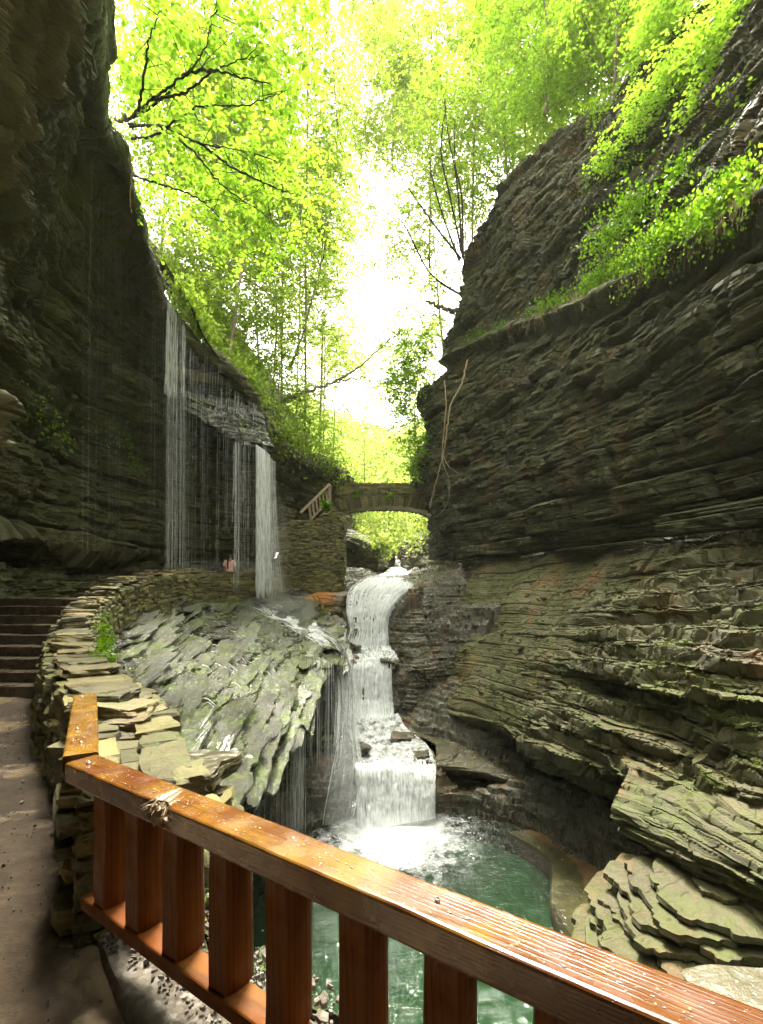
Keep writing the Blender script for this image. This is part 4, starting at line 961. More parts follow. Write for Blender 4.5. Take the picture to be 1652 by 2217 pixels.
# stair handrail
YR = 24.6
rr_ = empty('stair_railing', tuple(W(680, 1130, YR)), 'weathered grey timber stair railing sloping up to the bridge', 'railing')
def bar(name, a, b, ra, rb=None, dpt=.05):
    a, b = np.asarray(a), np.asarray(b); t = b-a; L = np.linalg.norm(t); t /= L; s2 = A(0, 1, 0); u = np.cross(t, s2); u /= np.linalg.norm(u); s2 = np.cross(u, t)
    m = MB(); m.box((a+b)/2, (L/2, ra, dpt), np.array([t, u, s2])); return m.build(name, M['wood_old'], rr_)
a0, a1 = W(650, 1112, YR), W(713, 1050, YR+1.2); b0, b1 = W(668, 1130, YR), W(715, 1082, YR+1.2)
bar('handrail', a0, a1, .07, dpt=.09); bar('bottom_rail', b0, b1, .055)
for i in range(6):
    f = .05+i*.178; bar('baluster', lerp(W(668, 1098, YR), W(708, 1058, YR+1.2), f), lerp(W(671, 1126, YR), W(712, 1086, YR+1.2), f), .055, dpt=.04)
bar('post', W(714, 1048, YR+1.2), W(714, 1086, YR+1.2), .07, dpt=.07)

# ------------------------------------------------------------------ WATER
n = NT('pool_water')
n.t.nodes.remove(n.b)
gl = n.n('BsdfGlossy'); gl.inputs['Roughness'].default_value = .04; gl.inputs['Color'].default_value = (1, 1, 1, 1)
tr = n.n('BsdfTransparent'); tr.inputs[0].default_value = (.72, .88, .78, 1)
fr = n.n('Fresnel'); fr.inputs['IOR'].default_value = 1.33
dist = n.n('VectorMath', operation='DISTANCE'); n.l(n.n('NewGeometry').outputs['Position'], dist.inputs[0]); dist.inputs[1].default_value = (.3, 12.2, -4.5)
near_ = n.ramp(n.math('DIVIDE', dist.outputs['Value'], 8.0), [(0, 1.), (.5, .75), (1, .28)])
wv1 = n.noise(3.4, 4, rough=.6); wv2 = n.noise(9, 3, rough=.6)
hh = n.math('ADD', n.math('MULTIPLY', wv1, 1.0), n.math('MULTIPLY', wv2, .4))
bp = n.n('Bump'); bp.inputs['Distance'].default_value = .14; n.l(hh, bp.inputs['Height']); n.l(n.math('MULTIPLY', near_, 1.0), bp.inputs['Strength'])
n.l(bp.outputs[0], gl.inputs['Normal']); n.l(bp.outputs[0], fr.inputs['Normal'])
mx = n.n('MixShader'); n.l(fr.outputs[0], mx.inputs[0]); n.l(tr.outputs[0], mx.inputs[1]); n.l(gl.outputs[0], mx.inputs[2])
foam = n.n('BsdfDiffuse'); foam.inputs[0].default_value = (.85, .88, .86, 1)
fm = n.math('SUBTRACT', n.math('ADD', n.noise(2.6, 7, rough=.75), .33), n.math('MULTIPLY', dist.outputs['Value'], .24))
fmask = n.ramp(fm, [(.36, 0.), (.80, .92)])
speck = n.ramp(n.noise(11, 2, rough=.4), [(.74, 0.), (.76, .7)])
vn = n.math('ABSOLUTE', n.math('SUBTRACT', n.noise(3.2, 5, rough=.6), .5)); glint_vein = n.math('MULTIPLY', n.ramp(vn, [(.0, .8), (.03, 0.)]), n.ramp(n.math('DIVIDE', dist.outputs['Value'], 8.0), [(.12, .7), (.34, .0)]))  # white streaks painted in as sky reflections on the ripples
speck = n.math('MAXIMUM', speck, glint_vein)
mx2 = n.n('MixShader'); n.l(n.math('MAXIMUM', fmask, speck), mx2.inputs[0]); n.l(mx.outputs[0], mx2.inputs[1]); n.l(foam.outputs[0], mx2.inputs[2]); n.l(mx2.outputs[0], n.out.inputs[0])
M['pool'] = n.m
gx, gy = np.meshgrid(np.linspace(-4, 7.5, 180), np.linspace(1.5, 14.2, 200))
zz = PZ+.05*(fbm(np.stack([gx*1.6, gy*1.6, gx*0], -1), 5, 4)-.5)*sstep(6.5, 1, np.hypot(gx-.3, gy-12.4))*2
tag(gridmesh('pool_water', np.stack([gx, gy, zz], -1), M['pool'], smooth=True), 'green rippled plunge pool below the cascades', 'water', kind='structure')
# pool bed: deep green silt and a brown shelf along the right
n = NT('pool_silt'); n.l(n.ramp(n.noise(1.2, 4), [(.3, (.016, .036, .014)), (.7, (.028, .056, .024))]), n.b.inputs['Base Color']); n.b.inputs['Roughness'].default_value = 1; n.b.inputs['Specular IOR Level'].default_value = 0
gx, gy = np.meshgrid(np.linspace(-4, 7.5, 60), np.linspace(1.5, 14.2, 60))
tag(gridmesh('pool_bed', np.stack([gx, gy, gx*0-5.05], -1), n.m), 'deep green silty bottom of the plunge pool', 'pool bed', kind='structure')
n = NT('brown_shelf'); n.l(n.ramp(n.noise(3, 5), [(.3, (.06, .032, .010)), (.7, (.14, .08, .026))]), n.b.inputs['Base Color']); n.b.inputs['Roughness'].default_value = .9
shp = [WZ(x_, y_, -4.60) for x_, y_ in ((1100, 1800), (1190, 1860), (1196, 1950), (1240, 2030), (1300, 2110), (1420, 2260))]
shr = [WZ(x_, y_, -4.44) for x_, y_ in ((1150, 1795), (1270, 1850), (1345, 1930), (1400, 2000), (1450, 2080), (1600, 2200))]
shr2 = [p+A(.5, .2, .04) for p in shr]
G, _, _ = loft([[p+A(-.03, 0, -.5) for p in shp], shp, shr, shr2], 120, 90, linv=.6); G[..., 2] += .06*(fbm(G*1.8, 3, 4)-.5)
tag(gridmesh('stone_shelf', G, n.m, flip=gnormal(G)[45, 60, 2] < 0), 'shallow brown rock shelf under the right side of the pool', 'rock shelf', kind='structure')

def cascade_mat(name, dens=.5, su=60, sv=3, tint=(.9, .93, .92), clear=True):
    n = NT(name); n.t.nodes.remove(n.b)
    uv = n.n('TexCoord').outputs['UV']
    mp = n.n('Mapping'); mp.inputs['Scale'].default_value = (su, sv, 1); n.l(uv, mp.inputs[0])
    a = n.noise(1, 5, vec=mp.outputs[0], rough=.6)
    b = n.noise(3.5, 5, rough=.65)
    f = n.math('ADD', n.math('MULTIPLY', a, .75), n.math('MULTIPLY', b, .35))
    msk = n.ramp(f, [(.80-.60*dens, 0.15), (1.0-.52*dens, 1.)])
    df = n.n('BsdfDiffuse'); df.inputs[0].default_value = (*tint, 1); tl_ = n.n('BsdfTranslucent'); tl_.inputs[0].default_value = (*tint, 1)
    m0 = n.n('MixShader'); m0.inputs[0].default_value = .25; n.l(df.outputs[0], m0.inputs[1]); n.l(tl_.outputs[0], m0.inputs[2])
    bp = n.bump(f, .8, .05); n.l(bp, df.inputs['Normal'])
    tr = n.n('BsdfTransparent'); tr.inputs[0].default_value = (.85, .88, .85, 1); gl = n.n('BsdfGlossy'); gl.inputs['Roughness'].default_value = .15; n.l(bp, gl.inputs['Normal'])
    m1 = n.n('MixShader'); m1.inputs[0].default_value = .12; n.l(tr.outputs[0], m1.inputs[1]); n.l(gl.outputs[0], m1.inputs[2])
    m2 = n.n('MixShader'); n.l(msk, m2.inputs[0]); n.l(m1.outputs[0], m2.inputs[1]); n.l(m0.outputs[0], m2.inputs[2])
    n.l(m2.outputs[0], n.out.inputs[0]); return n.m
M['casc'] = cascade_mat('white_water', .80, 85, 3.0); M['casc2'] = cascade_mat('broken_white_water', .66, 30, 6); M['veil'] = cascade_mat('water_veil', .36, 60, .6); M['veil2'] = cascade_mat('thin_water_veil', .22, 90, .5)
n = NT('falling_water'); n.t.nodes.remove(n.b)
df = n.n('BsdfDiffuse'); df.inputs[0].default_value = (.97, .98, .97, 1); tl_ = n.n('BsdfTranslucent'); tl_.inputs[0].default_value = (.97, .98, .97, 1); tr = n.n('BsdfTransparent')
m0 = n.n('MixShader'); m0.inputs[0].default_value = .45; n.l(df.outputs[0], m0.inputs[1]); n.l(tl_.outputs[0], m0.inputs[2])
m1 = n.n('MixShader'); n.l(n.ramp(n.noise(2.5, 3, sc=(6, 6, .8)), [(.3, .12), (.7, .75)]), m1.inputs[0]); n.l(tr.outputs[0], m1.inputs[1]); n.l(m0.outputs[0], m1.inputs[2]); n.l(m1.outputs[0], n.out.inputs[0]); M['strand'] = n.m
M['flow'] = n.m.copy(); M['flow'].name = 'flowing_water'; [setattr(e_, 'color', (c_, c_, c_, 1)) for nd in M['flow'].node_tree.nodes if nd.type == 'VALTORGB' for e_, c_ in zip(nd.color_ramp.elements, (.4, 1.))]
WATERS = []
def water(name, rows, mat, lab, nu=110, nv=120, amp=.05, cat='waterfall', seed=1, su=60, lift=0.0, threads=140):
    G, tu, tv = loft(rows, nu, nv, linv=.15)
    N = gnormal(G); s_ = 1 if (N[nv//2, nu//2, 2]-N[nv//2, nu//2, 1]) > 0 else -1; N *= s_
    uu, vv = np.meshgrid(np.linspace(0, 1, G.shape[1]), np.linspace(0, 1, G.shape[0]))
    d_ = (vnoise(np.stack([uu*su, vv*2.5, uu*0], -1), seed)-.5)*amp*2+(fbm(np.stack([uu*su*2, vv*8, uu*0], -1), seed+1, 3)-.5)*amp
    ed = (sstep(0, .06, uu)*sstep(0, .06, 1-uu)); d_ = d_-(1-ed)*.10
    if not lift or lift < .05: WATERS.append(G[::3, ::3].reshape(-1, 3))
    d_ = d_+(fbm(G*A(6, 6, 3), seed+4, 4)-.5)*amp*1.6
    o = tag(gridmesh(name, G+N*(d_+lift)[..., None], mat, smooth=True, flip=s_ < 0), lab, cat, kind='structure')
    if threads and cat == 'waterfall':
        m = MB(); nv_, nu_ = G.shape[:2]
        for i in range(threads):
            u = int((RS.rand() if i % 3 else RS.choice([RS.rand()*.06, 1-RS.rand()*.06]))*(nu_-1)); a = int(RS.rand()*nv_*.6); b = min(nv_-1, a+int(nv_*RS.uniform(.15, .5)))
            q = np.linspace(a, b, 9).astype(int); P = G[q, u]+N[q, u]*(lift+RS.uniform(.0, .10)+np.sin(np.linspace(0, 3, 9))*RS.uniform(0, .06))[:, None]+RS.randn(9, 3)*.008
            rr = RS.uniform(.003, .012); m.tube(P, np.linspace(rr*.4, rr, 9), 4)
        m.build('water_thread', M['flow'], o, True)
    return o
# upper cascade and feeding stream
water('waterfall', [rk([(800, 1248, 34), (830, 1246, 34), (866, 1247, 34)]), rk([(778, 1262, 26), (830, 1258, 26), (890, 1261, 26)]), rk([(762, 1275, 22.8), (825, 1268, 23), (897, 1270, 22.2)]), rk([(752, 1288, 22.2), (810, 1286, 22.3), (868, 1292, 21.6)]), rk([(750, 1325, 21.7), (800, 1325, 21.6), (845, 1322, 21.1)]), rk([(756, 1360, 21.4), (798, 1365, 21.2), (836, 1360, 20.8)]), rk([(744, 1402, 21.1), (795, 1402, 20.9), (842, 1398, 20.5)])], M['casc'], 'highest white cascade tumbling toward the camera below the bridge', nv=200, amp=.09)
water('stream', [rk([(744, 1398, 21.3), (795, 1396, 21.1), (845, 1394, 20.7)]), rk([(748, 1412, 20.1), (800, 1412, 19.9), (862, 1410, 19.5)]), rk([(758, 1430, 18.6), (812, 1428, 18.6), (860, 1424, 18.6)])], M['casc2'], 'foaming water between the highest and the middle cascade', cat='stream', amp=.04)
water('waterfall', [rk([(760, 1426, 18.8), (812, 1424, 18.9), (860, 1420, 18.9)]), rk([(752, 1445, 18.2), (805, 1440, 18.3), (850, 1437, 18.3)]), rk([(745, 1475, 17.9), (800, 1478, 17.9), (848, 1475, 17.9)]), rk([(743, 1515, 17.6), (800, 1520, 17.5), (850, 1512, 17.6)]), rk([(742, 1555, 17.0), (800, 1562, 16.8), (856, 1552, 17.0)])], M['casc'], 'middle white cascade between dark rock shelves', amp=.08)
water('stream', [rk([(742, 1548, 17.2), (785, 1550, 17.2), (828, 1548, 17.2), (866, 1546, 17.2)]), rk([(748, 1585, 16.0), (795, 1585, 16.0), (840, 1582, 16.0), (884, 1578, 16.1)]), rk([(755, 1625, 14.5), (810, 1622, 14.6), (870, 1620, 14.7), (930, 1613, 15.0)]), rk([(770, 1668, 13.1), (830, 1658, 13.35), (895, 1655, 13.5), (945, 1650, 13.8)])], cascade_mat('shallow_rapids', .60, 9, 12), 'shallow rippling water on the shelf above the lowest cascade', cat='stream', amp=.04, lift=.03)
water('waterfall', [rk([(768, 1655, 13.4), (830, 1645, 13.6), (895, 1648, 13.7), (945, 1655, 13.6)]), rk([(770, 1672, 12.95), (830, 1668, 13.15), (895, 1672, 13.15), (943, 1680, 13.05)]), rk([(772, 1720, 12.7), (830, 1720, 12.8), (895, 1722, 12.8), (942, 1725, 12.7)]), rk([(775, 1795, 12.3), (832, 1790, 12.4), (895, 1780, 12.5), (942, 1772, 12.5)])], M['casc'], 'lowest white cascade dropping into the green pool', nu=160, amp=.07)
water('stream', [rk([(842, 1229, 46), (856, 1228, 46), (876, 1229, 46)]), rk([(838, 1234, 42), (856, 1233, 42), (882, 1234, 42)]), rk([(828, 1241, 38), (852, 1240, 38), (884, 1241, 38)]), rk([(812, 1247, 35), (840, 1246, 35), (886, 1247, 35)])], M['casc'], 'white stream seen under the bridge arch', cat='stream', amp=.03)
# water film and spray lines running down the mound edge
water('waterfall', [rk([(695, 1385, 16.4), (712, 1388, 16.4), (735, 1410, 16.4)]), rk([(716, 1420, 16.0), (730, 1428, 16.1), (744, 1440, 16.2)]), rk([(718, 1480, 15.3), (738, 1490, 15.4), (752, 1500, 15.6)]), rk([(714, 1560, 14.2), (735, 1580, 14.3), (752, 1590, 14.5)]), rk([(712, 1660, 13.2), (742, 1680, 13.2), (772, 1700, 13.3)]), rk([(710, 1790, 12.4), (745, 1790, 12.3), (780, 1790, 12.3)])], M['veil2'], 'thin veil of water sliding down the rounded rock beside the cascades', amp=.04, lift=.3, threads=40)
# carve the stream bed under the water
from mathutils.kdtree import KDTree
WV = np.concatenate(WATERS); kd = KDTree(len(WV))
for i, p in enumerate(WV): kd.insert((p[0], p[1], 0), i)
kd.balance()
sh_ = BED.shape; B = BED.reshape(-1, 3)
cand = np.where((B[:, 1] > 11.8) & (B[:, 0] > -4) & (B[:, 0] < 5))[0]
for i in cand:
    best = None
    for (co, ix, dd) in kd.find_n((B[i, 0], B[i, 1], 0), 3):
        lim = WV[ix][2]-.07+max(0, dd-.12)*.75
        best = lim if best is None else min(best, lim)
    if B[i, 2] > best: B[i, 2] = best
G = BED; gx, gy = FX, FY; z = G[..., 2]; N = gnormal(G); N *= np.sign(N[..., 2:3]+1e-9); Gt = G.copy()
wv = fbm(np.stack([gx*.5, gy*.5, gx*0], -1), 15, 4)*1.6
t = z/.17+wv*2; k = np.floor(t); f = t-k
Gt[..., 2] = (k+sstep(.75, 1, f)-wv*2)*.17*.85+z*.15
Nh = N.copy(); Nh[..., 2] = 0
Gt = Gt+Nh*(strata(G, [(.3, .14, 4), (.11, .06, 4)], 9))[..., None]
Gt[..., 2] += .05*(vnoise(G*3, 2)-.5)
B = Gt.reshape(-1, 3)
for i in cand:
    co, ix, dd = kd.find((B[i, 0], B[i, 1], 0))
    if dd < .2: B[i, 2] = min(B[i, 2], WV[ix][2]-.05)
o = gridmesh('streambed', Gt, M['channel'], flip=False)
tag(o, 'wet layered rock bed and banks of the stream', 'stream bed', kind='structure')
for (px_, py_, Y, hx, hy, hz, lab) in ((752, 1436, 18.7, .42, .3, .22, 'dark wet boulder on the left brink of the middle cascade'), (846, 1438, 18.5, .30, .3, .16, 'small wet boulder on the right brink of the middle cascade'),
        (776, 1628, 14.3, .30, .35, .20, 'angular dark boulder left of the lowest cascade'), (872, 1598, 15.4, .34, .3, .10, 'low flat boulder breaking the rapids on the shelf'), (758, 1408, 20.2, .3, .35, .25, 'dark boulder at the foot of the highest cascade'), (905, 1640, 14.1, .3, .2, .10, 'flat wet rock on the right brink of the lowest cascade')):
    m = MB(); m.stone(W(px_, py_, Y), (hx, hy, hz), rough=.3, res=16); tag(m.build('boulder', M['wet_dark']), lab, 'boulder', 'boulders in the cascades')
# free falling strands
def strands(lab, specs):
    m = MB()
    for (px0, px1, top0, top1, bot, Y0, Y1, cnt, r0, r1, fan) in specs:
        for i in range(cnt):
            f = random.random(); px_ = px0+(px1-px0)*f; Y = Y0+(Y1-Y0)*f+random.uniform(-.25, .25)
            yt = top0+(top1-top0)*f; yb = bot+random.uniform(-12, 6) if random.random() < .7 else yt+(bot-yt)*random.uniform(.4, 1)
            a = W(px_, yt, Y); b = W(px_, yb, Y); b[0] = a[0]+random.gauss(0, .02)+fan*random.random()*(a[2]-b[2]); b[1] = a[1]-random.uniform(.0, .25)
            k = 7; q = np.linspace(0, 1, k)[:, None]; P = a*(1-q)+b*q; P[:, 0] += fan*0+RS.randn(k)*.006; P[:, 0] = a[0]+(b[0]-a[0])*q[:, 0]**1.6
            rr = random.uniform(r0, r1)*(.5+random.random()); m.tube(P, np.linspace(rr*.7, rr, k), 4)
    return tag(m.build('waterfall', M['strand']), lab, 'waterfall', kind='structure')
strands('tall veil of falling water strands at the left end of the falls', [
    (358, 404, 640, 708, 1236, 17.2, 18.4, 46, .0015, .0045, 0), (362, 372, 645, 660, 862, 17.3, 17.5, 22, .004, .012, 0), (372, 386, 662, 685, 862, 17.6, 17.9, 14, .004, .009, 0), (390, 403, 697, 712, 862, 18.0, 18.4, 10, .004, .010, 0), (366, 440, 700, 790, 1236, 17.2, 18.0, 22, .0012, .004, 0), (170, 355, 300, 640, 1200, 11, 17, 26, .0008, .002, 0)])
strands('short drips falling from the rock band onto the wet ledge', [(400, 500, 742, 800, 868, 18.9, 20.2, 34, .0015, .005, 0), (498, 560, 838, 880, 930, 20.4, 21, 34, .002, .007, 0), (400, 500, 830, 842, 905, 19.6, 20.3, 26, .0015, .005, 0)])
strands('bright central strands of falling water beside the person', [
    (507, 560, 945, 970, 1240, 19.4, 20.2, 26, .0015, .005, 0), (506, 524, 955, 962, 1275, 18.6, 18.9, 18, .0015, .006, 0), (527, 541, 962, 965, 1240, 19.8, 20, 9, .002, .006, 0), (484, 506, 935, 950, 1150, 19.2, 19.5, 12, .0012, .003, 0), (392, 480, 880, 945, 1236, 18.5, 19.5, 16, .0012, .004, 0)])
strands('thickest white fall on the right end with spray fanning out', [
    (554, 574, 962, 975, 1292, 19.6, 20.0, 90, .003, .013, .006), (556, 586, 965, 985, 1290, 19.6, 20.0, 70, .002, .007, .03), (566, 596, 975, 1000, 1285, 19.7, 20.1, 110, .0012, .0035, .09)])
strands('thin drips falling from the mound lip into the pool', [
    (596, 664, 1600, 1490, 1795, 9.9, 12.2, 60, .0012, .0035, 0), (635, 660, 1540, 1480, 1800, 11.3, 12.2, 26, .002, .006, 0), (664, 745, 1425, 1440, 1795, 13.4, 14.0, 60, .0015, .005, 0), (480, 600, 1700, 1600, 1800, 8.4, 9.8, 16, .0012, .003, 0)])
# mist where the water lands: small closed bodies of thin spray
def mist(lab, c, h, dens, seed=0):
    n = NT('spray_mist'); n.t.nodes.remove(n.b); v = n.n('VolumePrincipled'); v.inputs['Density'].default_value = dens; v.inputs['Color'].default_value = (.95, .97, .97, 1); v.inputs['Anisotropy'].default_value = .2
    n.l(v.outputs[0], n.out.inputs['Volume'])
    V, Q = sphere_cube(6); sp = V/np.linalg.norm(V, axis=1)[:, None]; m = MB(); m.add(sp*np.asarray(h)+c, Q)
    return tag(m.build('mist', n.m, smooth=True), lab, 'mist', kind='stuff')
mist('spray drifting along the parapet under the left strands', W(470, 1226, 19.3), (2.4, .5, .25), .10)
mist('dense splash at the foot of the thickest fall', W(592, 1270, 19.6), (.8, .7, .8), .07)
mist('spray spreading over the wet blocks below the falls', W(600, 1320, 18.2), (1.6, 1.0, .6), .05)
mist('spray hanging in front of the rounded rock by the pool', W(720, 1690, 12.5), (.6, .4, 1.0), .10)
mist('spray over the foam at the foot of the lowest cascade', W(840, 1790, 12.0), (1.4, .6, .3), .3)

mist('soft veil of spray around the thickest fall', W(572, 1120, 19.8), (.30, .25, 3.1), .35)
mist('faint spray trailing right of the thickest fall', W(600, 1170, 20.0), (.55, .3, 2.0), .12)
mist('faint veil of spray around the left strands', W(380, 960, 17.7), (.45, .3, 4.6), .10)
mist('spray along the steps at the foot of the falls', W(630, 1318, 18.6), (1.1, .8, .8), .08)
mist('spray along the lower steps of the mound', W(690, 1372, 17.0), (.7, .6, .5), .10)

# ------------------------------------------------------------------ PERSON
ps = empty('person', tuple(A(*W(497, 1285, 20.9)[:2], 1.34)), 'person in a pink t-shirt with a long dark ponytail seen from behind on the walkway', 'person')
def skin(name, pts, edges, rad, mat, par, sub=2, root=0):
    me = bpy.data.meshes.new(name); me.from_pydata([tuple(p) for p in pts], edges, []); o = bpy.data.objects.new(name, me); C.objects.link(o); o.parent = par
    md = o.modifiers.new('skin', 'SKIN')
    for v, r in zip(me.skin_vertices[0].data, rad): v.radius = r if isinstance(r, tuple) else (r, r)
    me.skin_vertices[0].data[root].use_root = True
    md.use_smooth_shade = True; s2 = o.modifiers.new('sub', 'SUBSURF'); s2.levels = sub; s2.render_levels = sub; me.materials.append(mat); return o
skinm = plain('skin', (.36, .19, .12), .5); shirt = plain('pink_cotton', (.85, .50, .42), .8, .2, 20, .4, .12); hairm = plain('dark_hair', (.012, .009, .008), .4); trous = plain('teal_trousers', (.05, .12, .11), .8)
P_ = [(0, 0, .95), (0, 0, 1.12), (0, 0, 1.30), (0, 0, 1.42), (0.01, .0, 1.50), (.015, .02, 1.60), (.015, .015, 1.67),
      (-.17, 0, 1.38), (-.235, -.02, 1.12), (-.25, .05, .88), (.17, 0, 1.38), (.25, -.02, 1.12), (.275, .05, .88),
      (-.09, 0, .88), (-.10, .01, .5), (-.10, -.03, .08), (-.11, .12, .03), (.09, 0, .88), (.10, .02, .5), (.11, -.03, .08), (.12, .12, .03)]
E_ = [(0, 1), (1, 2), (2, 3), (3, 4), (4, 5), (5, 6), (3, 7), (7, 8), (8, 9), (3, 10), (10, 11), (11, 12), (0, 13), (13, 14), (14, 15), (15, 16), (0, 17), (17, 18), (18, 19), (19, 20)]
R_ = [(.16, .11), (.13, .095), (.15, .10), (.12, .08), .05, (.075, .09), (.07, .085), .05, .038, .026, .05, .038, .026, .085, .055, .04, .035, .085, .055, .04, .035]
for side, wi in ((-1, 9), (1, 12)):                    # palm and five fingers
    b = P_[wi]; P_.append((b[0], b[1]+.02, b[2]-.07)); R_.append((.028, .018)); pi = len(P_)-1; E_.append((wi, pi))
    for q, (dy, ln) in enumerate(((-.03, .06), (-.01, .075), (.01, .08), (.03, .07))):
        P_.append((b[0]-side*.005, b[1]+.02+dy, b[2]-.07-ln*.5)); R_.append(.009); P_.append((b[0]-side*.018, b[1]+.025+dy, b[2]-.07-ln)); R_.append(.008)
        E_ += [(pi, len(P_)-2), (len(P_)-2, len(P_)-1)]
    P_.append((b[0]-side*.03, b[1]+.055, b[2]-.08)); R_.append(.010); E_.append((pi, len(P_)-1))
body = skin('body', P_, E_, R_, skinm, ps)
sh = skin('shirt', [(0, 0, .90), (0, 0, 1.0), (0, 0, 1.15), (0, 0, 1.32), (0, 0, 1.43), (-.175, 0, 1.385), (-.24, -.02, 1.17), (.175, 0, 1.385), (.25, -.02, 1.17)],
          [(0, 1), (1, 2), (2, 3), (3, 4), (3, 5), (5, 6), (3, 7), (7, 8)], [(.19, .14), (.18, .13), (.165, .12), (.19, .125), (.10, .07), .085, .075, .085, .075], shirt, ps)
tr_ = skin('trousers', [(0, 0, .98), (0, 0, .9), (-.095, 0, .82), (-.10, .01, .5), (-.10, -.03, .12), (.095, 0, .82), (.10, .02, .5), (.11, -.03, .12)],
           [(0, 1), (1, 2), (2, 3), (3, 4), (1, 5), (5, 6), (6, 7)], [(.165, .12), (.17, .125), .10, .07, .06, .10, .07, .06], trous, ps)
hr = skin('hair', [(.015, .0, 1.70), (.015, -.02, 1.63), (.01, -.075, 1.60), (-.02, -.12, 1.48), (-.035, -.135, 1.32), (-.03, -.13, 1.14), (-.03, -.12, 1.06)],
          [(0, 1), (1, 2), (2, 3), (3, 4), (4, 5), (5, 6)], [.085, .095, .05, .04, .045, .035, .012], hairm, ps)

# ------------------------------------------------------------------ VEGETATION
LEAF = np.array([[0, 0, 0], [.33, .28, .03], [.30, .66, -.02], [0, 1.0, -.10], [-.30, .66, -.02], [-.33, .28, .03]])
LT = np.array([[0, 1, 2, 3], [0, 3, 4, 5]])
def leaves_np(pos, dirs, sizes, droop=.35):
    """vectorised leaves: pos (n,3), dirs (n,3) leaf axis, sizes (n)"""
    n_ = len(pos); dirs = dirs/(np.linalg.norm(dirs, axis=1)[:, None]+1e-9)
    up = np.tile(A(0, 0, 1), (n_, 1))+RS.randn(n_, 3)*droop
    sd = np.cross(dirs, up); sd /= np.linalg.norm(sd, axis=1)[:, None]+1e-9; nr = np.cross(sd, dirs)
    V = pos[:, None]+sizes[:, None, None]*(LEAF[None, :, 0:1]*sd[:, None]+LEAF[None, :, 1:2]*dirs[:, None]+LEAF[None, :, 2:3]*nr[:, None])
    Q = (np.arange(n_)[:, None, None]*6+LT[None]).reshape(-1, 4); return V.reshape(-1, 3), Q
def spray_leaves(c, rad, nspray, per, size, flat=.35, hollow=.0):
    """layered leaf sprays in an ellipsoid; returns leaf arrays and spray stems"""
    u = RS.randn(nspray, 3); u /= np.linalg.norm(u, axis=1)[:, None]; r = RS.rand(nspray)**.45
    sc_ = c+u*r[:, None]*rad
    # clumping: drop sprays where low-frequency noise is low
    keep = vnoise(sc_*.8+31, 5) > .30; sc_ = sc_[keep]; ns = len(sc_)
    if ns == 0: return np.zeros((0, 3)), np.zeros((0, 3)), np.zeros(0), []
    ax = RS.randn(ns, 3)*A(1, 1, .25); ax += (sc_-c)/np.max(rad)*.8*A(1, 1, .3); ax[:, 2] -= .12; ax /= np.linalg.norm(ax, axis=1)[:, None]
    ln = size*RS.uniform(2.5, 5.0, ns)
    k = np.linspace(0, 1, per)[None, :]
    side = np.cross(ax, A(0, 0, 1)); side /= np.linalg.norm(side, axis=1)[:, None]+1e-9
    alt = np.where(np.arange(per) % 2, 1, -1)[None, :, None]
    P = sc_[:, None]+ax[:, None]*(k*ln[:, None])[..., None]+RS.randn(ns, per, 3)*size*.12
    P[..., 2] -= (k**2*ln[:, None]*.25)
    Dr = ax[:, None]*.6+side[:, None]*alt*(1.0)+RS.randn(ns, per, 3)*.3; Dr[..., 2] -= .2
    sz = size*RS.uniform(.6, 1.15, (ns, per))
    return P.reshape(-1, 3), Dr.reshape(-1, 3), sz.ravel(), list(zip(sc_, ax, ln))
def curve(a, b, sag=.1, k=9, wob=.04):
    a, b = np.asarray(a, float), np.asarray(b, float); q = np.linspace(0, 1, k)[:, None]; L = np.linalg.norm(b-a)
    P = a*(1-q)+b*q; P[:, 2] += np.sin(q[:, 0]*math.pi)*sag*L; w_ = np.cumsum(RS.randn(k, 3), 0)*wob*L/k**.5; w_ -= q*w_[-1]; w_ -= (1-q)*w_[0]; return P+w_*np.sin(q*math.pi)
def tree(name, lab, base, trunk, tr_r, blobs, size, leaf, bark='bark', per=9, group='trees growing on the gorge rims', dens=1.0, cat='tree', snap=False):
    """trunk: list of world points; blobs: (px, py, Y, rpx, [squash]) crowns given where they stand"""
    base = np.asarray(base, float)
    if snap: base = ground(base)
    e = empty(name, tuple(base), lab, cat, group)
    tr_r *= .34 if snap else .5; m = MB(); tp = np.array([base]+list(trunk)); tt_ = np.linspace(0, len(tp)-1, 8*len(tp)); TP = catmull(tp, tt_); TP[1:] += RS.randn(len(TP)-1, 3)*tr_r*.12
    m.tube(TP, np.linspace(tr_r, tr_r*.35, len(TP)), 8)
    lim = MB(); PP, DD, SS = [], [], []
    for b in blobs:
        px_, py_, Y, rp = b[:4]; sq = b[4] if len(b) > 4 else .7
        c = W(px_, py_, Y); r = rp*1.12/F*Y; rad = A(r, r*1.0, r*sq)
        i = int(np.clip(np.argmin(np.linalg.norm(TP-c, axis=1))-random.randint(0, 4), 1, len(TP)-1)); st = TP[i]
        L = curve(st, c, .06, 12, .05); r0 = max(.012, tr_r*.35*(1-i/len(TP)*.5)); lim.tube(L, np.linspace(r0, r0*.35, 12), 5)
        area = r*r*sq
        ns = int(max(6, dens*area/(size*size)*1.9/per*7.5))
        P, Dr, S, stems = spray_leaves(c, rad, ns, per, size)
        PP.append(P); DD.append(Dr); SS.append(S)
        for j in range(8):
            if not stems: break
            s_ = stems[RS.randint(len(stems))][0]; lim.tube(curve(L[RS.randint(6, 12)], s_, .05, 6, .08), np.linspace(r0*.35, r0*.1, 6), 4)
    if PP:
        V, Q = leaves_np(np.concatenate(PP), np.concatenate(DD), np.concatenate(SS)); o = mesh_np('crown', V, [Q], M[leaf], e); 
        lim.build('limb', M[bark], e)
    m.build('trunk', M[bark], e, True)
    return e
from mathutils.bvhtree import BVHTree
HB = []
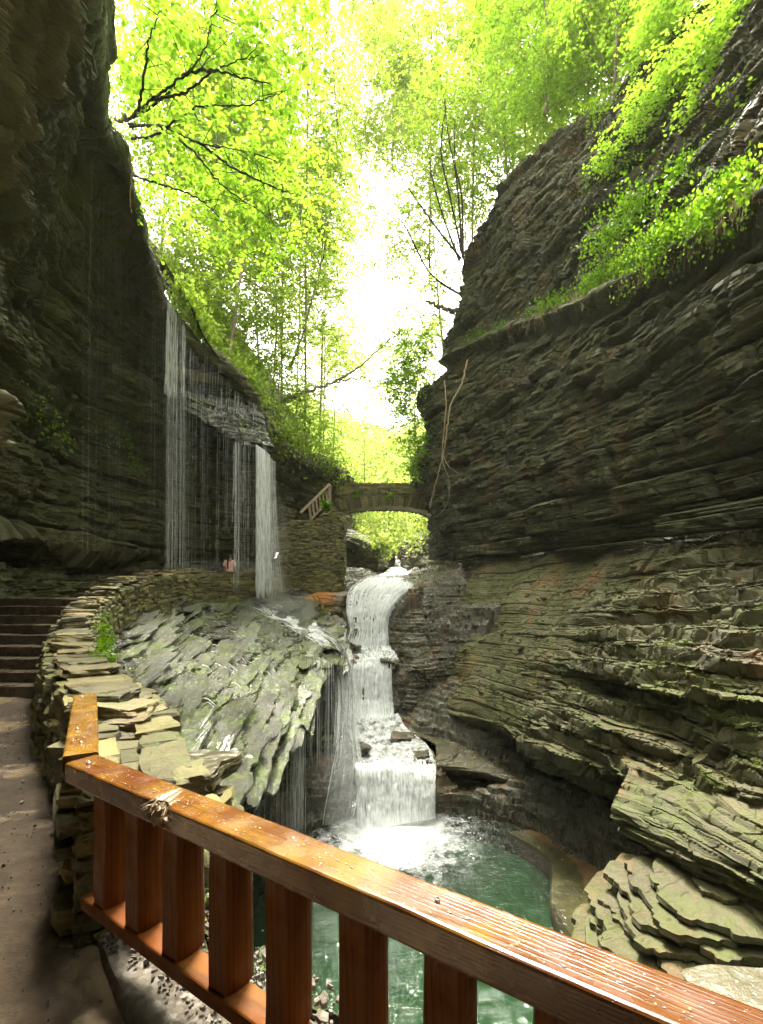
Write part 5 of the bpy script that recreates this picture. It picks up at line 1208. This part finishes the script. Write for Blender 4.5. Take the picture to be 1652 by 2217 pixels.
for o in bpy.data.objects:
    if o.name.startswith('hill'):
        HB.append(BVHTree.FromPolygons([v.co[:] for v in o.data.vertices], [p.vertices[:] for p in o.data.polygons]))
def ground(p, depth=40):
    best = None
    for b in HB:
        h = b.ray_cast(Vector((p[0], p[1], 80)), Vector((0, 0, -1)))
        if h[0] is not None and (best is None or h[0].z > best): best = h[0].z
    return np.array([p[0], p[1], best-.15]) if best is not None else np.array(p)
def wpts(*p): return [W(*q) for q in p]
T0 = 'leaf_a'
# ---- left rim, big leaves near
tree('maple_tree', 'broad leaved tree springing from the overhang lip, its forked branch reaching up right', W(272, 262, 12.2), wpts((330, 230, 11.6), (390, 175, 11), (440, 105, 10.5), (470, 20, 10)), .075,
     [(300, 60, 10.5, 85), (430, 60, 10, 110), (560, 90, 10, 100), (380, 170, 11, 95), (520, 210, 10.5, 105), (620, 190, 11, 75), (330, 230, 12.5, 70), (450, 300, 11, 95), (260, 130, 12, 60), (640, 60, 11, 85), (300, -60, 10, 100), (480, -60, 9.5, 120), (640, -40, 11, 90)], .135, 'leaf_a', 'bark_dark', dens=.62)
tree('maple_tree', 'low tree below the overhang lip with long drooping branches over the falls', W(280, 275, 12.6), wpts((350, 272, 12.4), (430, 310, 12), (535, 328, 11.5), (600, 350, 11)), .06,
     [(330, 330, 13, 65), (420, 370, 12.5, 95), (520, 390, 12, 90), (600, 330, 12, 85), (560, 470, 12, 65), (450, 460, 13, 75), (360, 440, 14, 60), (640, 400, 13, 65), (590, 540, 12.5, 55), (520, 540, 13, 50), (660, 470, 14, 55)], .125, 'leaf_a', 'bark_dark', dens=.62)
tree('slender_tree', 'thin tree with a bare lower trunk standing just above the falls lip', W(490, 797, 23), wpts((505, 715, 23.2), (517, 620, 23.5), (528, 570, 24), (540, 480, 24.5)), .22,
     [(430, 560, 24, 60), (520, 520, 25, 60), (470, 640, 22.5, 55, .5), (560, 610, 25, 55, .5), (600, 660, 26, 50, .5), (420, 660, 21, 40, .5), (540, 700, 25, 40, .5), (620, 560, 28, 60)], .17, 'leaf_b', 'bark')
tree('slender_tree', 'leaning tree behind the falls with a thin dark trunk', W(625, 800, 30), wpts((650, 740, 30), (672, 660, 30.5), (695, 570, 31), (700, 470, 32)), .16,
     [(660, 560, 31, 60), (690, 640, 31, 45), (630, 700, 29, 50, .5), (700, 480, 33, 50), (640, 470, 30, 60), (700, 720, 33, 40)], .2, 'leaf_b', 'bark')
tree('young_tree', 'bushy young tree on the slope right of the tall falls', W(600, 880, 26), wpts((605, 820, 26.5), (612, 780, 27)), .1,
     [(560, 780, 25.5, 40, .55), (600, 820, 26.5, 45, .55), (640, 850, 28, 50, .6), (585, 740, 26, 35, .5), (660, 900, 29, 45, .6)], .17, 'leaf_b', 'bark')
tree('young_tree', 'dense low tree overhanging the dark rock left of the bridge', W(660, 960, 30), wpts((668, 930, 30.5), (680, 890, 31)), .1,
     [(660, 905, 30, 45, .6), (700, 925, 32, 45, .6), (640, 945, 29, 32, .5), (690, 965, 32, 34, .5), (725, 970, 34, 26, .6), (612, 880, 27, 34, .6)], .18, 'leaf_a', 'bark')
tree('hillside_tree', 'leafy tree half hidden behind the falls lip', W(380, 610, 26), wpts((385, 540, 26), (390, 460, 27)), .2,
     [(380, 540, 22, 60), (430, 620, 22.5, 55), (470, 720, 24, 45, .6), (340, 470, 20, 50), (400, 480, 24, 70), (395, 640, 20.5, 30, .6), (430, 690, 21.5, 32, .6), (560, 780, 27, 50), (500, 560, 28, 60)], .17, 'leaf_b', 'bark')
for i, (bx_, by_, Y, h, w_, lab) in enumerate(((560, 700, 38, 330, 110, 'tall pale tree high on the left slope'), (640, 640, 48, 330, 100, 'tall pale tree deeper on the left slope'), (690, 800, 55, 300, 75, 'pale tree near the notch of the gorge'), (480, 560, 36, 380, 120, 'large pale tree filling the upper left slope'), (350, 420, 30, 400, 130, 'large tree behind the overhang lip'), (720, 900, 62, 200, 55, 'small pale tree low on the far left slope'))):
    bl = [(bx_+random.uniform(-.8, .8)*w_, by_-h*f-random.uniform(0, 40), Y+random.uniform(-2, 2), w_*random.uniform(.6, .85), .6) for f in (.05, .2, .32, .45, .58, .7, .82, .92, .5, .75)]
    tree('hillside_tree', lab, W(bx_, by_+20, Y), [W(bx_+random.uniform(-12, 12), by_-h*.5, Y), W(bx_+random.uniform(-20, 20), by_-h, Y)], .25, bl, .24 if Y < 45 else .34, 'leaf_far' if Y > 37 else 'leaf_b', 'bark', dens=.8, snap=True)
# ---- centre, thin against the white sky
tree('multi_stemmed_tree', 'slender many stemmed tree rooted on the knob of the right cliff', W(1003, 560, 26.5), wpts((975, 430, 26), (955, 330, 25.5), (965, 230, 25)), .13,
     [(880, 330, 25, 60, .5), (940, 240, 25, 70, .5), (1010, 300, 26, 60, .5), (850, 450, 25, 45, .45), (900, 170, 25, 70, .5), (990, 400, 26.5, 55, .5), (930, 400, 25, 45, .5), (1040, 420, 27, 45, .5), (820, 560, 25, 40, .4), (980, 500, 26.5, 35, .5), (870, 80, 24.5, 70, .5), (960, 90, 25, 70, .5), (1050, 200, 25, 70, .5)], .16, 'leaf_b', 'bark_dark', dens=.75)
e = bpy.data.objects['multi_stemmed_tree']; m = MB()
for p in (((1000, 540, 26.4), (990, 400, 26), (972, 300, 25.5), (960, 200, 25)), ((1003, 555, 26.4), (1000, 430, 26), (985, 350, 25.5), (985, 260, 25)), ((998, 560, 26.4), (950, 500, 25.6), (900, 430, 25), (860, 370, 24.6)), ((995, 565, 26.4), (960, 470, 26), (935, 380, 25.5), (925, 300, 25)), ((1000, 640, 27), (930, 590, 26), (870, 480, 25), (820, 460, 24.5))):
    P = catmull(np.array(wpts(*p)), np.linspace(0, 3, 24)); m.tube(P, np.linspace(.07, .015, 24), 5)
m.build('stem', M['bark_dark'], e)
tree('multi_stemmed_tree', 'sparse small tree leaning out below the cliff knob', W(998, 655, 27.5), wpts((960, 630, 26.8), (920, 610, 26), (880, 590, 25.5)), .07,
     [(920, 620, 26, 40, .45), (870, 590, 25.5, 40, .4), (950, 680, 27.5, 38, .6), (900, 680, 27, 30, .5), (970, 600, 27.3, 30, .6)], .15, 'leaf_b', 'bark_dark', dens=.6)
tree('hanging_tree', 'leafy sapling hanging down in front of the right end of the bridge', W(950, 800, 29.5), wpts((915, 860, 29.5), (900, 930, 29.6), (895, 980, 29.6)), .06,
     [(900, 800, 29.5, 45, .7), (880, 860, 29.5, 42, .7), (915, 900, 29.8, 30, 1), (905, 960, 29.8, 26, 1.2), (888, 1015, 29.8, 16, 1.4), (870, 830, 28.5, 50, .7), (880, 760, 28.5, 45, .6), (850, 810, 29, 45, .6), (870, 900, 28.5, 38, .8), (885, 960, 28.5, 30, 1), (860, 730, 28.5, 40, .5), (915, 740, 27.5, 36, .6), (895, 1010, 28.8, 22, 1.2)], .17, 'leaf_a', 'bark_dark', dens=1.3)
tree('tall_tree', 'tall tree whose crown thins out against the bright sky in the middle', W(960, 760, 42), wpts((945, 600, 42), (930, 400, 42)), .2,
     [(900, 700, 42, 45, .6), (930, 620, 42, 50, .6), (970, 700, 42, 50, .6), (900, 740, 43, 40, .5), (870, 770, 45, 40, .5)], .28, 'leaf_far', 'bark', dens=.8)
for i, (bx_, by_, Y, h, w_, lab) in enumerate(((1250, 240, 27, 330, 120, 'dense tree with a thick grey trunk on the right rim'), (1140, 330, 29, 380, 100, 'tree with a slender trunk beside the thick one'), (1080, 330, 33, 380, 90, 'airy tree next to the pale gap of sky'), (1010, 420, 38, 460, 85, 'airy light green tree over the middle of the gorge'), (1360, 120, 22, 200, 120, 'leafy tree at the top of the right slope'), (1180, 300, 40, 500, 130, 'pale tree filling the gap behind the right rim'), (1440, 60, 24, 250, 140, 'tree in the upper corner above the right slope'))):
    bl = [(bx_+random.uniform(-.8, .8)*w_, by_-h*f-random.uniform(0, 30), Y+random.uniform(-2, 1), w_*random.uniform(.5, .75), .55) for f in (.0, .1, .22, .32, .45, .58, .7, .82, .92, .5, .75)]
    tree('rim_tree', lab, W(bx_, by_+25, Y), [W(bx_-6, by_-h*.5, Y), W(bx_-14, by_-h, Y)], .28 if i == 0 else .14, bl, .19 if Y < 34 else .26, 'leaf_b', 'bark', dens=.7 if i in (2, 3) else .95, snap=True)
tree('slender_tree', 'tree reaching high into the white sky left of centre', W(700, 560, 34), wpts((720, 400, 34), (740, 200, 34)), .12,
     [(690, 330, 33, 55, .5), (720, 200, 33, 50, .45), (760, 90, 33, 55, .45), (680, 420, 33, 50, .5), (800, 20, 33, 60, .45), (860, 10, 30, 60, .4), (720, 60, 32, 50, .4), (800, 170, 33, 40, .3), (790, 300, 33, 34, .3), (700, 130, 33, 50)], .22, 'leaf_far', 'bark_dark', dens=.55)
for i, (bx_, by_, Y, h, w_, n_, sz, mt, lab) in enumerate((
    (700, 860, 50, 560, 60, 20, .32, 'leaf_far', 'tall pale tree standing left of the white sky gap'),
    (610, 560, 33, 480, 100, 20, .22, 'leaf_b', 'broad bright tree above the middle of the left slope'),
    (470, 420, 28, 420, 130, 18, .2, 'leaf_b', 'broad bright tree behind the maple on the overhang'),
    (590, 800, 31, 300, 60, 12, .2, 'leaf_b', 'leafy tree above the dead trunk on the left slope'),
    (690, 930, 42, 240, 45, 12, .26, 'leaf_far', 'pale tree above the bushes left of the bridge'),
    (890, 1000, 70, 330, 60, 14, .42, 'leaf_far', 'faint tree beyond the bridge on the right'),
    (790, 1010, 78, 330, 55, 14, .45, 'leaf_far', 'faint tree beyond the bridge in the notch'),
    (930, 560, 36, 560, 95, 26, .22, 'leaf_far', 'light airy tree right of the white sky gap'),
    (850, 330, 40, 330, 100, 20, .22, 'leaf_far', 'thin high crown crossing the bright sky at the top'),
    (660, 420, 30, 430, 75, 22, .2, 'leaf_b', 'airy tree at the left edge of the white sky gap'),
    (1180, 230, 22, 300, 110, 18, .16, 'leaf_a', 'bright tree spreading over the right rim toward the gorge'),
    (1020, 470, 28, 330, 70, 18, .17, 'leaf_b', 'fresh green tree just above the cliff knob'),
    (1100, 380, 26, 200, 60, 12, .16, 'leaf_a', 'low bright tree hugging the right rim'),
    (1330, 200, 19, 260, 90, 14, .14, 'leaf_a', 'bright leafy tree where the rim meets the upper slope'),
    (1110, 330, 36, 420, 110, 18, .24, 'leaf_b', 'dense bright tree behind the slender rim trees'),
    (900, 1000, 52, 260, 40, 12, .3, 'leaf_far', 'small pale tree over the right end of the bridge'))):
    bl = [(bx_+random.uniform(-1, 1)*w_, by_-h*(j+.5)/n_, Y+random.uniform(-2, 2), w_*random.uniform(.45, .7), .6) for j in range(n_)]
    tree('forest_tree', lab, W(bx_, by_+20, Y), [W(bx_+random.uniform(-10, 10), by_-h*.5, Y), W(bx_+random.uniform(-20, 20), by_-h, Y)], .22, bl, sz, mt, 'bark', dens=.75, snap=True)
for (bx_, by_, Y, h, w_, n_, lab) in ((770, 430, 44, 430, 60, 30, 'very thin pale tree inside the white sky gap'), (840, 640, 40, 640, 75, 44, 'sparse pale tree in front of the bright sky'), (730, 250, 26, 270, 70, 18, 'wispy twigs reaching into the sky from the left')):
    bl = [(bx_+random.uniform(-1, 1)*w_, by_-h*(j+.5)/n_, Y+random.uniform(-2, 2), w_*random.uniform(.4, .65), .5) for j in range(n_)]
    tree('airy_tree', lab, W(bx_, by_+20, Y), [W(bx_+random.uniform(-10, 10), by_-h*.5, Y), W(bx_+random.uniform(-20, 20), by_-h, Y)], .1, bl, .2, 'leaf_far', 'bark', dens=.3, snap=True)
# bare branches of the near maples, seen in front of their leaves
mt_ = [o for o in bpy.data.objects if o.name.startswith('maple_tree')]
for e, paths in zip(sorted(mt_, key=lambda o: o.name), (
    (((272, 262, 12.2), (330, 215, 10.5), (395, 165, 9.6), (440, 110, 9.2), (470, 0, 9)), ((395, 165, 9.6), (440, 150, 9.4), (520, 165, 9.2), (590, 185, 9.2)), ((300, 240, 11), (315, 150, 10), (325, 80, 9.6), (350, 20, 9.4)), ((330, 215, 10.5), (400, 200, 9.8), (470, 150, 9.4), (560, 120, 9.2))),
    (((278, 268, 12.6), (350, 275, 11.4), (430, 308, 10.6), (540, 328, 10.2)), ((285, 300, 12.6), (340, 290, 11.5), (420, 235, 10.6), (530, 228, 10.2), (620, 195, 10.2)), ((350, 275, 11.4), (420, 330, 10.8), (480, 400, 10.8), (560, 455, 11)), ((430, 308, 10.6), (500, 360, 10.6), (580, 400, 10.8), (640, 420, 11)), ((290, 380, 13), (350, 400, 12), (430, 430, 11.5), (500, 500, 11.5))))):
    m = MB()
    for p in paths:
        P = catmull(np.array(wpts(*p)), np.linspace(0, len(p)-1, 10*len(p))); P[1:-1] += RS.randn(len(P)-2, 3)*.012; m.tube(P, np.linspace(.035, .007, len(P)), 5)
        for q in range(6):
            i_ = RS.randint(8, len(P)-2); b = P[i_]+A(RS.randn()*.5, RS.randn()*.2, RS.randn()*.4+.1); m.tube(curve(P[i_], b, .05, 6, .08), np.linspace(.010, .003, 6), 4)
    m.build('branch', M['bark_dark'], e)
# ---- right slope shrubs
for i, b in enumerate(((1400, 230, 14.5, 50), (1480, 130, 13.5, 60), (1570, 90, 12, 70), (1620, 200, 11, 60), (1530, 230, 12.5, 45), (1440, 40, 15, 70), (1330, 330, 15.5, 40), (1600, 20, 12, 70), (1545, 310, 11.5, 40), (1290, 250, 18, 40), (1400, 120, 16, 55), (1640, 290, 10.2, 40))):
    lab = ['leafy shrub on the rock above the grassy ledge', 'bright shrub on the upper right slope', 'big leaved shrub near the top right corner', 'bright shrub at the right edge of the slope', 'shrub on bare rock of the right slope', 'shrub under the rim trees', 'shrub left of the bare rock step', 'shrub at the top right corner of the slope', 'small shrub above the right end of the grassy ledge', 'small shrub close to the rim', 'shrub below the rim tree', 'shrub where the ledge meets the right edge'][i]
    c = W(b[0], b[1]+b[3]*.8, b[2]+.6)
    tree('shrub', lab, c, [W(b[0], b[1]+b[3]*.2, b[2]+.2)], .025, [(b[0]-b[3]*.4, b[1], b[2]-.2, b[3]*.8, .6), (b[0]+b[3]*.5, b[1]+10, b[2]-.3, b[3]*.7, .6), (b[0], b[1]-b[3]*.5, b[2], b[3]*.7, .6), (b[0]-b[3]*.2, b[1]+b[3]*.5, b[2]-.3, b[3]*.4, .5)], .115, 'leaf_a', 'bark_dark', group='shrubs on the right slope', dens=1.3, cat='shrub', per=7)

# ---- ground cover
def cover(name, lab, pts, nr, per, size, mat, droop=.5, cat='ground cover', spread=.12, dirz=.8, cl=.42):
    pts = np.asarray(pts); pts = pts[vnoise(pts*A(1.1, 1.1, 1.1)+9, 77) > cl]; P = np.repeat(pts, per, 0)+RS.randn(len(pts)*per, 3)*spread
    Dr = nr+RS.randn(len(P), 3)*.8; Dr[:, 2] += dirz
    V, Q = leaves_np(P, Dr, size*RS.uniform(.5, 1.2, len(P)), droop); return tag(mesh_np(name, V, [Q], M[mat]), lab, cat, kind='stuff')
def along(pl, n_, w_=20, ):
    pl = np.array(pl, float); t = RS.rand(n_)*(len(pl)-1); i = t.astype(int); f = (t-i)[:, None]; q = pl[i]*(1-f)+pl[i+1]*f
    q[:, 0] += RS.randn(n_)*w_*.5; q[:, 1] += RS.randn(n_)*w_; return np.array([W(a, b, c-.35) for a, b, c in q[:, :3]])
ledge_pl = [(1100, 700, 22), (1180, 665, 19), (1262, 625, 16), (1340, 590, 14.2), (1422, 545, 12.6), (1500, 500, 11.4), (1562, 450, 10.2), (1640, 390, 9)]
cover('undergrowth', 'bright ferns and seedlings along the grassy ledge of the right cliff', np.concatenate([along(ledge_pl[2:], 900, 16), along(ledge_pl[4:], 700, 30)]), A(-.4, -.4, .3), 8, .09, 'fern', cl=.36)
cover('undergrowth', 'yellow green seedlings mixed into the right end of the grassy ledge', along(ledge_pl[3:], 900, 26), A(-.4, -.4, .3), 5, .085, 'leaf_a', cl=.3)
cover('undergrowth', 'thin moss and seedlings on the far end of the grassy ledge', along([(960, 768, 29.8), (1010, 745, 27)]+ledge_pl[:3], 240, 7), A(-.4, -.4, .3), 6, .11, 'fern')
cover('undergrowth', 'clumps of ferns on the rock steps above the ledge', np.concatenate([along([(1280, 520, 15.3), (1330, 470, 14.5), (1400, 440, 13.5)], 200, 30), along([(1450, 420, 12.8), (1540, 380, 11.5), (1620, 300, 10.6)], 400, 40), along([(1260, 350, 17.5), (1300, 400, 16.5)], 60, 22), along([(1240, 430, 18), (1300, 480, 16)], 50, 18)]), A(-.4, -.4, .3), 10, .10, 'fern', spread=.18)
# dry grass and roots hanging from the ledge
m = MB()
for i in range(620):
    f = RS.rand()**.8*(len(ledge_pl)-1.01); k = int(f); q = lerp(ledge_pl[k], ledge_pl[k+1], f-k); a = W(q[0]+RS.randn()*6, q[1]+12+RS.randn()*9, q[2]-.45)
    L_ = RS.uniform(.12, .5); b = a+A(RS.randn()*.08, -.05+RS.randn()*.05, -L_); m.tube(curve(a, b, .08, 5, .12), np.linspace(.008, .003, 5), 3)
tag(m.build('dry_grass', M['drygrass']), 'straw coloured dead grass and rootlets hanging off the ledge edge', 'grass', kind='stuff')
cover('undergrowth', 'fresh leaves carpeting the slope above the tall falls', np.concatenate([along([(370, 610, 17.5), (450, 730, 20.6), (520, 810, 22), (575, 890, 23)], 700, 14), along([(560, 900, 23), (640, 960, 27), (740, 1010, 33)], 500, 22), along([(400, 600, 24), (520, 740, 28), (620, 860, 31)], 2400, 62)]), A(.3, -.5, .4), 8, .16, 'leaf_b', spread=.3)
hp = []
for i in range(5200):
    f, g = RS.rand(), RS.rand(); hp.append(A(-18+36*f, 64+40*g, 0)+A(0, 0, 3.5+abs(-1+2*f)**1.5*9+g*28+RS.rand()**2*4))
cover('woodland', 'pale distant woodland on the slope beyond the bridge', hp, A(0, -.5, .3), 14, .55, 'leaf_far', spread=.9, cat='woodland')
cover('undergrowth', 'light green bushes beside the stream under the arch', np.concatenate([along([(770, 1165, 41), (820, 1182, 40.5), (835, 1190, 41)], 130, 6), along([(885, 1165, 43), (920, 1150, 41), (945, 1150, 40)], 160, 10), along([(780, 1120, 52), (850, 1140, 58), (930, 1120, 52)], 420, 22)]), A(0, -.5, .4), 9, .28, 'leaf_far', spread=.4)
# ferns beside the parapet wall, on the bridge, and on the left wall
cover('fern_patch', 'fresh green ferns growing at the outer foot of the parapet wall', np.concatenate([along([(222, 1330, 9.2), (225, 1380, 7.9), (228, 1430, 6.6)], 80, 12), along([(206, 1420, 6.3), (240, 1445, 6.0)], 25, 6)]), A(.3, -.6, .3), 12, .05, 'fern', spread=.05, cat='ferns')
cover('fern_patch', 'small ferns sprouting from the face of the stone bridge', np.concatenate([along([(722, 1082, 33.9), (775, 1074, 33.9)], 26, 3), along([(835, 1072, 33.9), (848, 1074, 33.9)], 5, 2), along([(700, 1090, 25), (716, 1110, 25)], 30, 8)]), A(0, -1, .2), 9, .17, 'fern', spread=.1, cat='ferns')
cover('hanging_moss', 'yellow green moss and ferns clinging to the left cliff face', np.concatenate([along([(190, 900, 16.0), (260, 960, 17.5), (300, 1040, 18.6)], 90, 26), along([(60, 880, 11.6), (150, 950, 14)], 60, 30), along([(410, 930, 20), (420, 1010, 21)], 20, 20)]), A(.6, -.8, -.6), 6, .09, 'fern', spread=.12, dirz=-.3, cat='moss')
# hanging vine and dead timber
def woody(name, lab, mat, paths, cat='vine'):
    m = MB()
    for pts, r0, r1 in paths:
        P = catmull(np.array(wpts(*pts)), np.linspace(0, len(pts)-1, 10*len(pts))); P[1:-1] += RS.randn(len(P)-2, 3)*r0*.35; m.tube(P, np.linspace(r0, r1, len(P)), 5)
    return tag(m.build(name, M[mat], smooth=True), lab, cat)
woody('hanging_vine', 'pale bare vine hanging down the edge of the right cliff', 'root', [(((1012, 780, 25), (1000, 830, 24.9), (975, 880, 24.8), (965, 950, 24.7), (958, 990, 24.8), (945, 1040, 24.8), (930, 1100, 24.8)), .05, .02), (((962, 825, 26), (966, 880, 25), (958, 990, 24.8), (972, 1040, 24.7), (968, 1090, 24.8), (945, 1120, 25)), .03, .012), (((958, 985, 24.8), (972, 1010, 24.4), (992, 1025, 24.2)), .025, .01)])
woody('dead_branch', 'fallen bare trunk leaning out from the slope above the gorge', 'bark', [(((612, 868, 28), (660, 850, 28), (720, 830, 28.2), (802, 816, 28.5)), .14, .03), (((722, 828, 28.2), (770, 800, 28), (840, 740, 28), (890, 700, 28)), .08, .01), (((735, 825, 28), (790, 852, 27.6)), .03, .008)], 'branch')
woody('dead_branch', 'short broken log sticking out below the cliff knob', 'bark', [(((1005, 672, 27.4), (970, 672, 26.8), (922, 652, 26.2)), .16, .07)], 'branch')
woody('bare_twig', 'thin twig dangling from the overhang lip', 'root', [(((281, 330, 12.4), (284, 380, 12.4), (282, 440, 12.4), (285, 462, 12.4)), .02, .008), (((270, 250, 12.2), (262, 262, 12.2), (246, 258, 12)), .05, .02)], 'twig')

# runoff threads over the mound, following its surface
mk = KDTree(MOUND[::2, ::2, 0].size); MV = MOUND[::2, ::2].reshape(-1, 3)
for i, p in enumerate(MV): mk.insert((p[0], p[1], 0), i)
mk.balance()
def surf(x, y):
    return max(MV[ix][2] for (_, ix, _) in mk.find_n((x, y, 0), 4))
def runoff(n_, p0, p1, w_, step, ln, r0, r1, dx, dy):
    m = MB()
    for i in range(n_):
        f = RS.rand(); x, y = lerp(p0, p1, f)+RS.randn(2)*w_; pts = []
        for k in range(int(ln*RS.uniform(.5, 1.3))):
            if x > np.interp(y, [3, 5, 8, 11, 14, 16, 18], [-.9, -1.8, -2.05, -1.8, -1.9, -1.3, -1.6]): break
            pts.append((x, y, surf(x, y)+.07)); x += step*dx*RS.uniform(.4, 1.5)+RS.randn()*.008; y += step*dy*RS.uniform(.3, 1.7)+RS.randn()*.012
        if len(pts) > 3: rr = RS.uniform(r0, r1); P = np.array(pts); P[1:-1] = (P[:-2]+P[1:-1]*2+P[2:])/4; P[1:-1, 2] += .01; m.tube(P, np.linspace(rr, rr*.5, len(P)), 4)
    return m
a_, b_ = W(575, 1290, 19.4)[:2], W(720, 1400, 16.6)[:2]
tag(runoff(420, a_, b_, .26, .11, 14, .003, .013, .85, -.5).build('runoff', M['flow'], None, True), 'white water streaming down the steps from the foot of the thickest fall', 'stream', kind='structure')
tag(runoff(150, np.array([-5.6, 17.0]), np.array([-3.0, 9.5]), .8, .07, 5, .002, .006, 1, -.1).build('runoff', M['strand'], None, True), 'short trickles dropping between the wet shelves of the mound', 'stream', kind='structure')
# ------------------------------------------------------------------ loose chips, moss tufts, path grit
def up_points(G, n_, thr=.75, cond=None):
    N = gnormal(G); N *= np.sign(N[..., 2:3]+1e-9); P = G.reshape(-1, 3); U = N.reshape(-1, 3)[:, 2]
    ok = U > thr
    if cond is not None: ok &= cond(P)
    ix = np.where(ok)[0]; return P[RS.choice(ix, min(n_, len(ix)), replace=False)]
def chips(name, lab, P, s0, s1, mat, cat='rubble', th=.22):
    n_ = len(P); a = RS.rand(n_)*6.28; sz = RS.uniform(s0, s1, n_)*(1+(RS.rand(n_) > .93)*1.5)
    base = np.array([[-1, -.5, 0], [.2, -.8, 0], [1, -.1, 0], [.5, .7, 0], [-.7, .6, 0]])*RS.uniform(.6, 1.2, (n_, 5, 1))
    tx = RS.randn(n_, 1)*.3; ty = RS.randn(n_, 1)*.3
    B = np.stack([base[..., 0]*np.cos(a)[:, None]-base[..., 1]*np.sin(a)[:, None], base[..., 0]*np.sin(a)[:, None]+base[..., 1]*np.cos(a)[:, None], 0*base[..., 0]], -1)
    B[..., 2] = B[..., 0]*tx+B[..., 1]*ty; B *= sz[:, None, None]
    top = B+P[:, None]+np.array([0, 0, 1])*(sz*th+.008)[:, None, None]; bot = B*1.05+P[:, None]-np.array([0, 0, 1])*(sz*.1)[:, None, None]
    V = np.concatenate([top, bot], 1).reshape(-1, 3); o_ = np.arange(n_)[:, None, None]*10
    pent = (o_[:, 0]+np.arange(5)); Q = (o_+np.array([[i, i+5, (i+1) % 5+5, (i+1) % 5] for i in range(5)])[None]).reshape(-1, 4)
    return tag(mesh_np(name, V, [pent, Q], mat), lab, cat, kind='stuff')
LEDGE = bpy.data.objects['rock_ledges']
chips('shale_chips', 'loose flat shale chips lying on the pale slope of the right side', up_points(RLG, 5200, .6, lambda P: (P[:, 0] > 2) & (P[:, 1] > 4)), .015, .06, M['ledge'])
chips('shale_chips', 'wet shale chips scattered on the mound below the falls', up_points(MOUND, 3600, .7, lambda P: P[:, 2] > -1.6), .012, .05, M['wet'])
pp = up_points(MOUND, 3800, .5, lambda P: (P[:, 2] > -1.5) & (fbm(P*1.5, 41, 4) > .58))
cover('moss_tufts', 'bright moss tufts growing in patches on the wet mound', pp, A(0, 0, .3), 4, .035, 'moss', spread=.03, cat='moss', cl=0)
pp = up_points(RLG, 5000, .45, lambda P: (P[:, 1] < 14) & (P[:, 1] > 4) & (fbm(P*1.1, 42, 4) > .60))
cover('moss_tufts', 'small moss tufts in patches on the lower right ledges', pp, A(0, 0, .3), 3, .025, 'moss', spread=.03, cat='moss', cl=0)
q = RS.rand(2600, 2); pp = np.stack([-.9-q[:, 0]*4.2, 1.6+q[:, 1]*6.4, q[:, 0]*0+.012], -1)
pp = pp[(pp[:, 0] < np.interp(pp[:, 1], [1.6, 2.4, 3.8, 5, 6.5, 8], [-.8, -1.5, -2.4, -3.3, -4.4, -5.4]))]
chips('gravel', 'grit and small wet stones on the muddy path', pp, .002, .006, M['kerb'], 'gravel', .5)
q = RS.rand(1500, 2); pp = np.array([-1.35, 2.3, .05])+q[:, :1]*A(.833, -.553, 0)*3+q[:, 1:]*A(.553, .833, 0)*.4; pp[:, 2] += .01
chips('gravel', 'small stones stuck in the rubble kerb under the railing', pp, .003, .012, M['kerb'], 'gravel', .5)

n = NT('valley_haze'); n.t.nodes.remove(n.b); v = n.n('VolumePrincipled'); v.inputs['Density'].default_value = .00025; v.inputs['Color'].default_value = (.97, 1, .94, 1); v.inputs['Anisotropy'].default_value = .3
n.l(v.outputs[0], n.out.inputs['Volume']); m = MB(); m.box(A(0, 70, 36), (320, 300, 46)); tag(m.build('haze', n.m), 'bright humid haze filling the gorge and the woods', 'haze', kind='stuff')
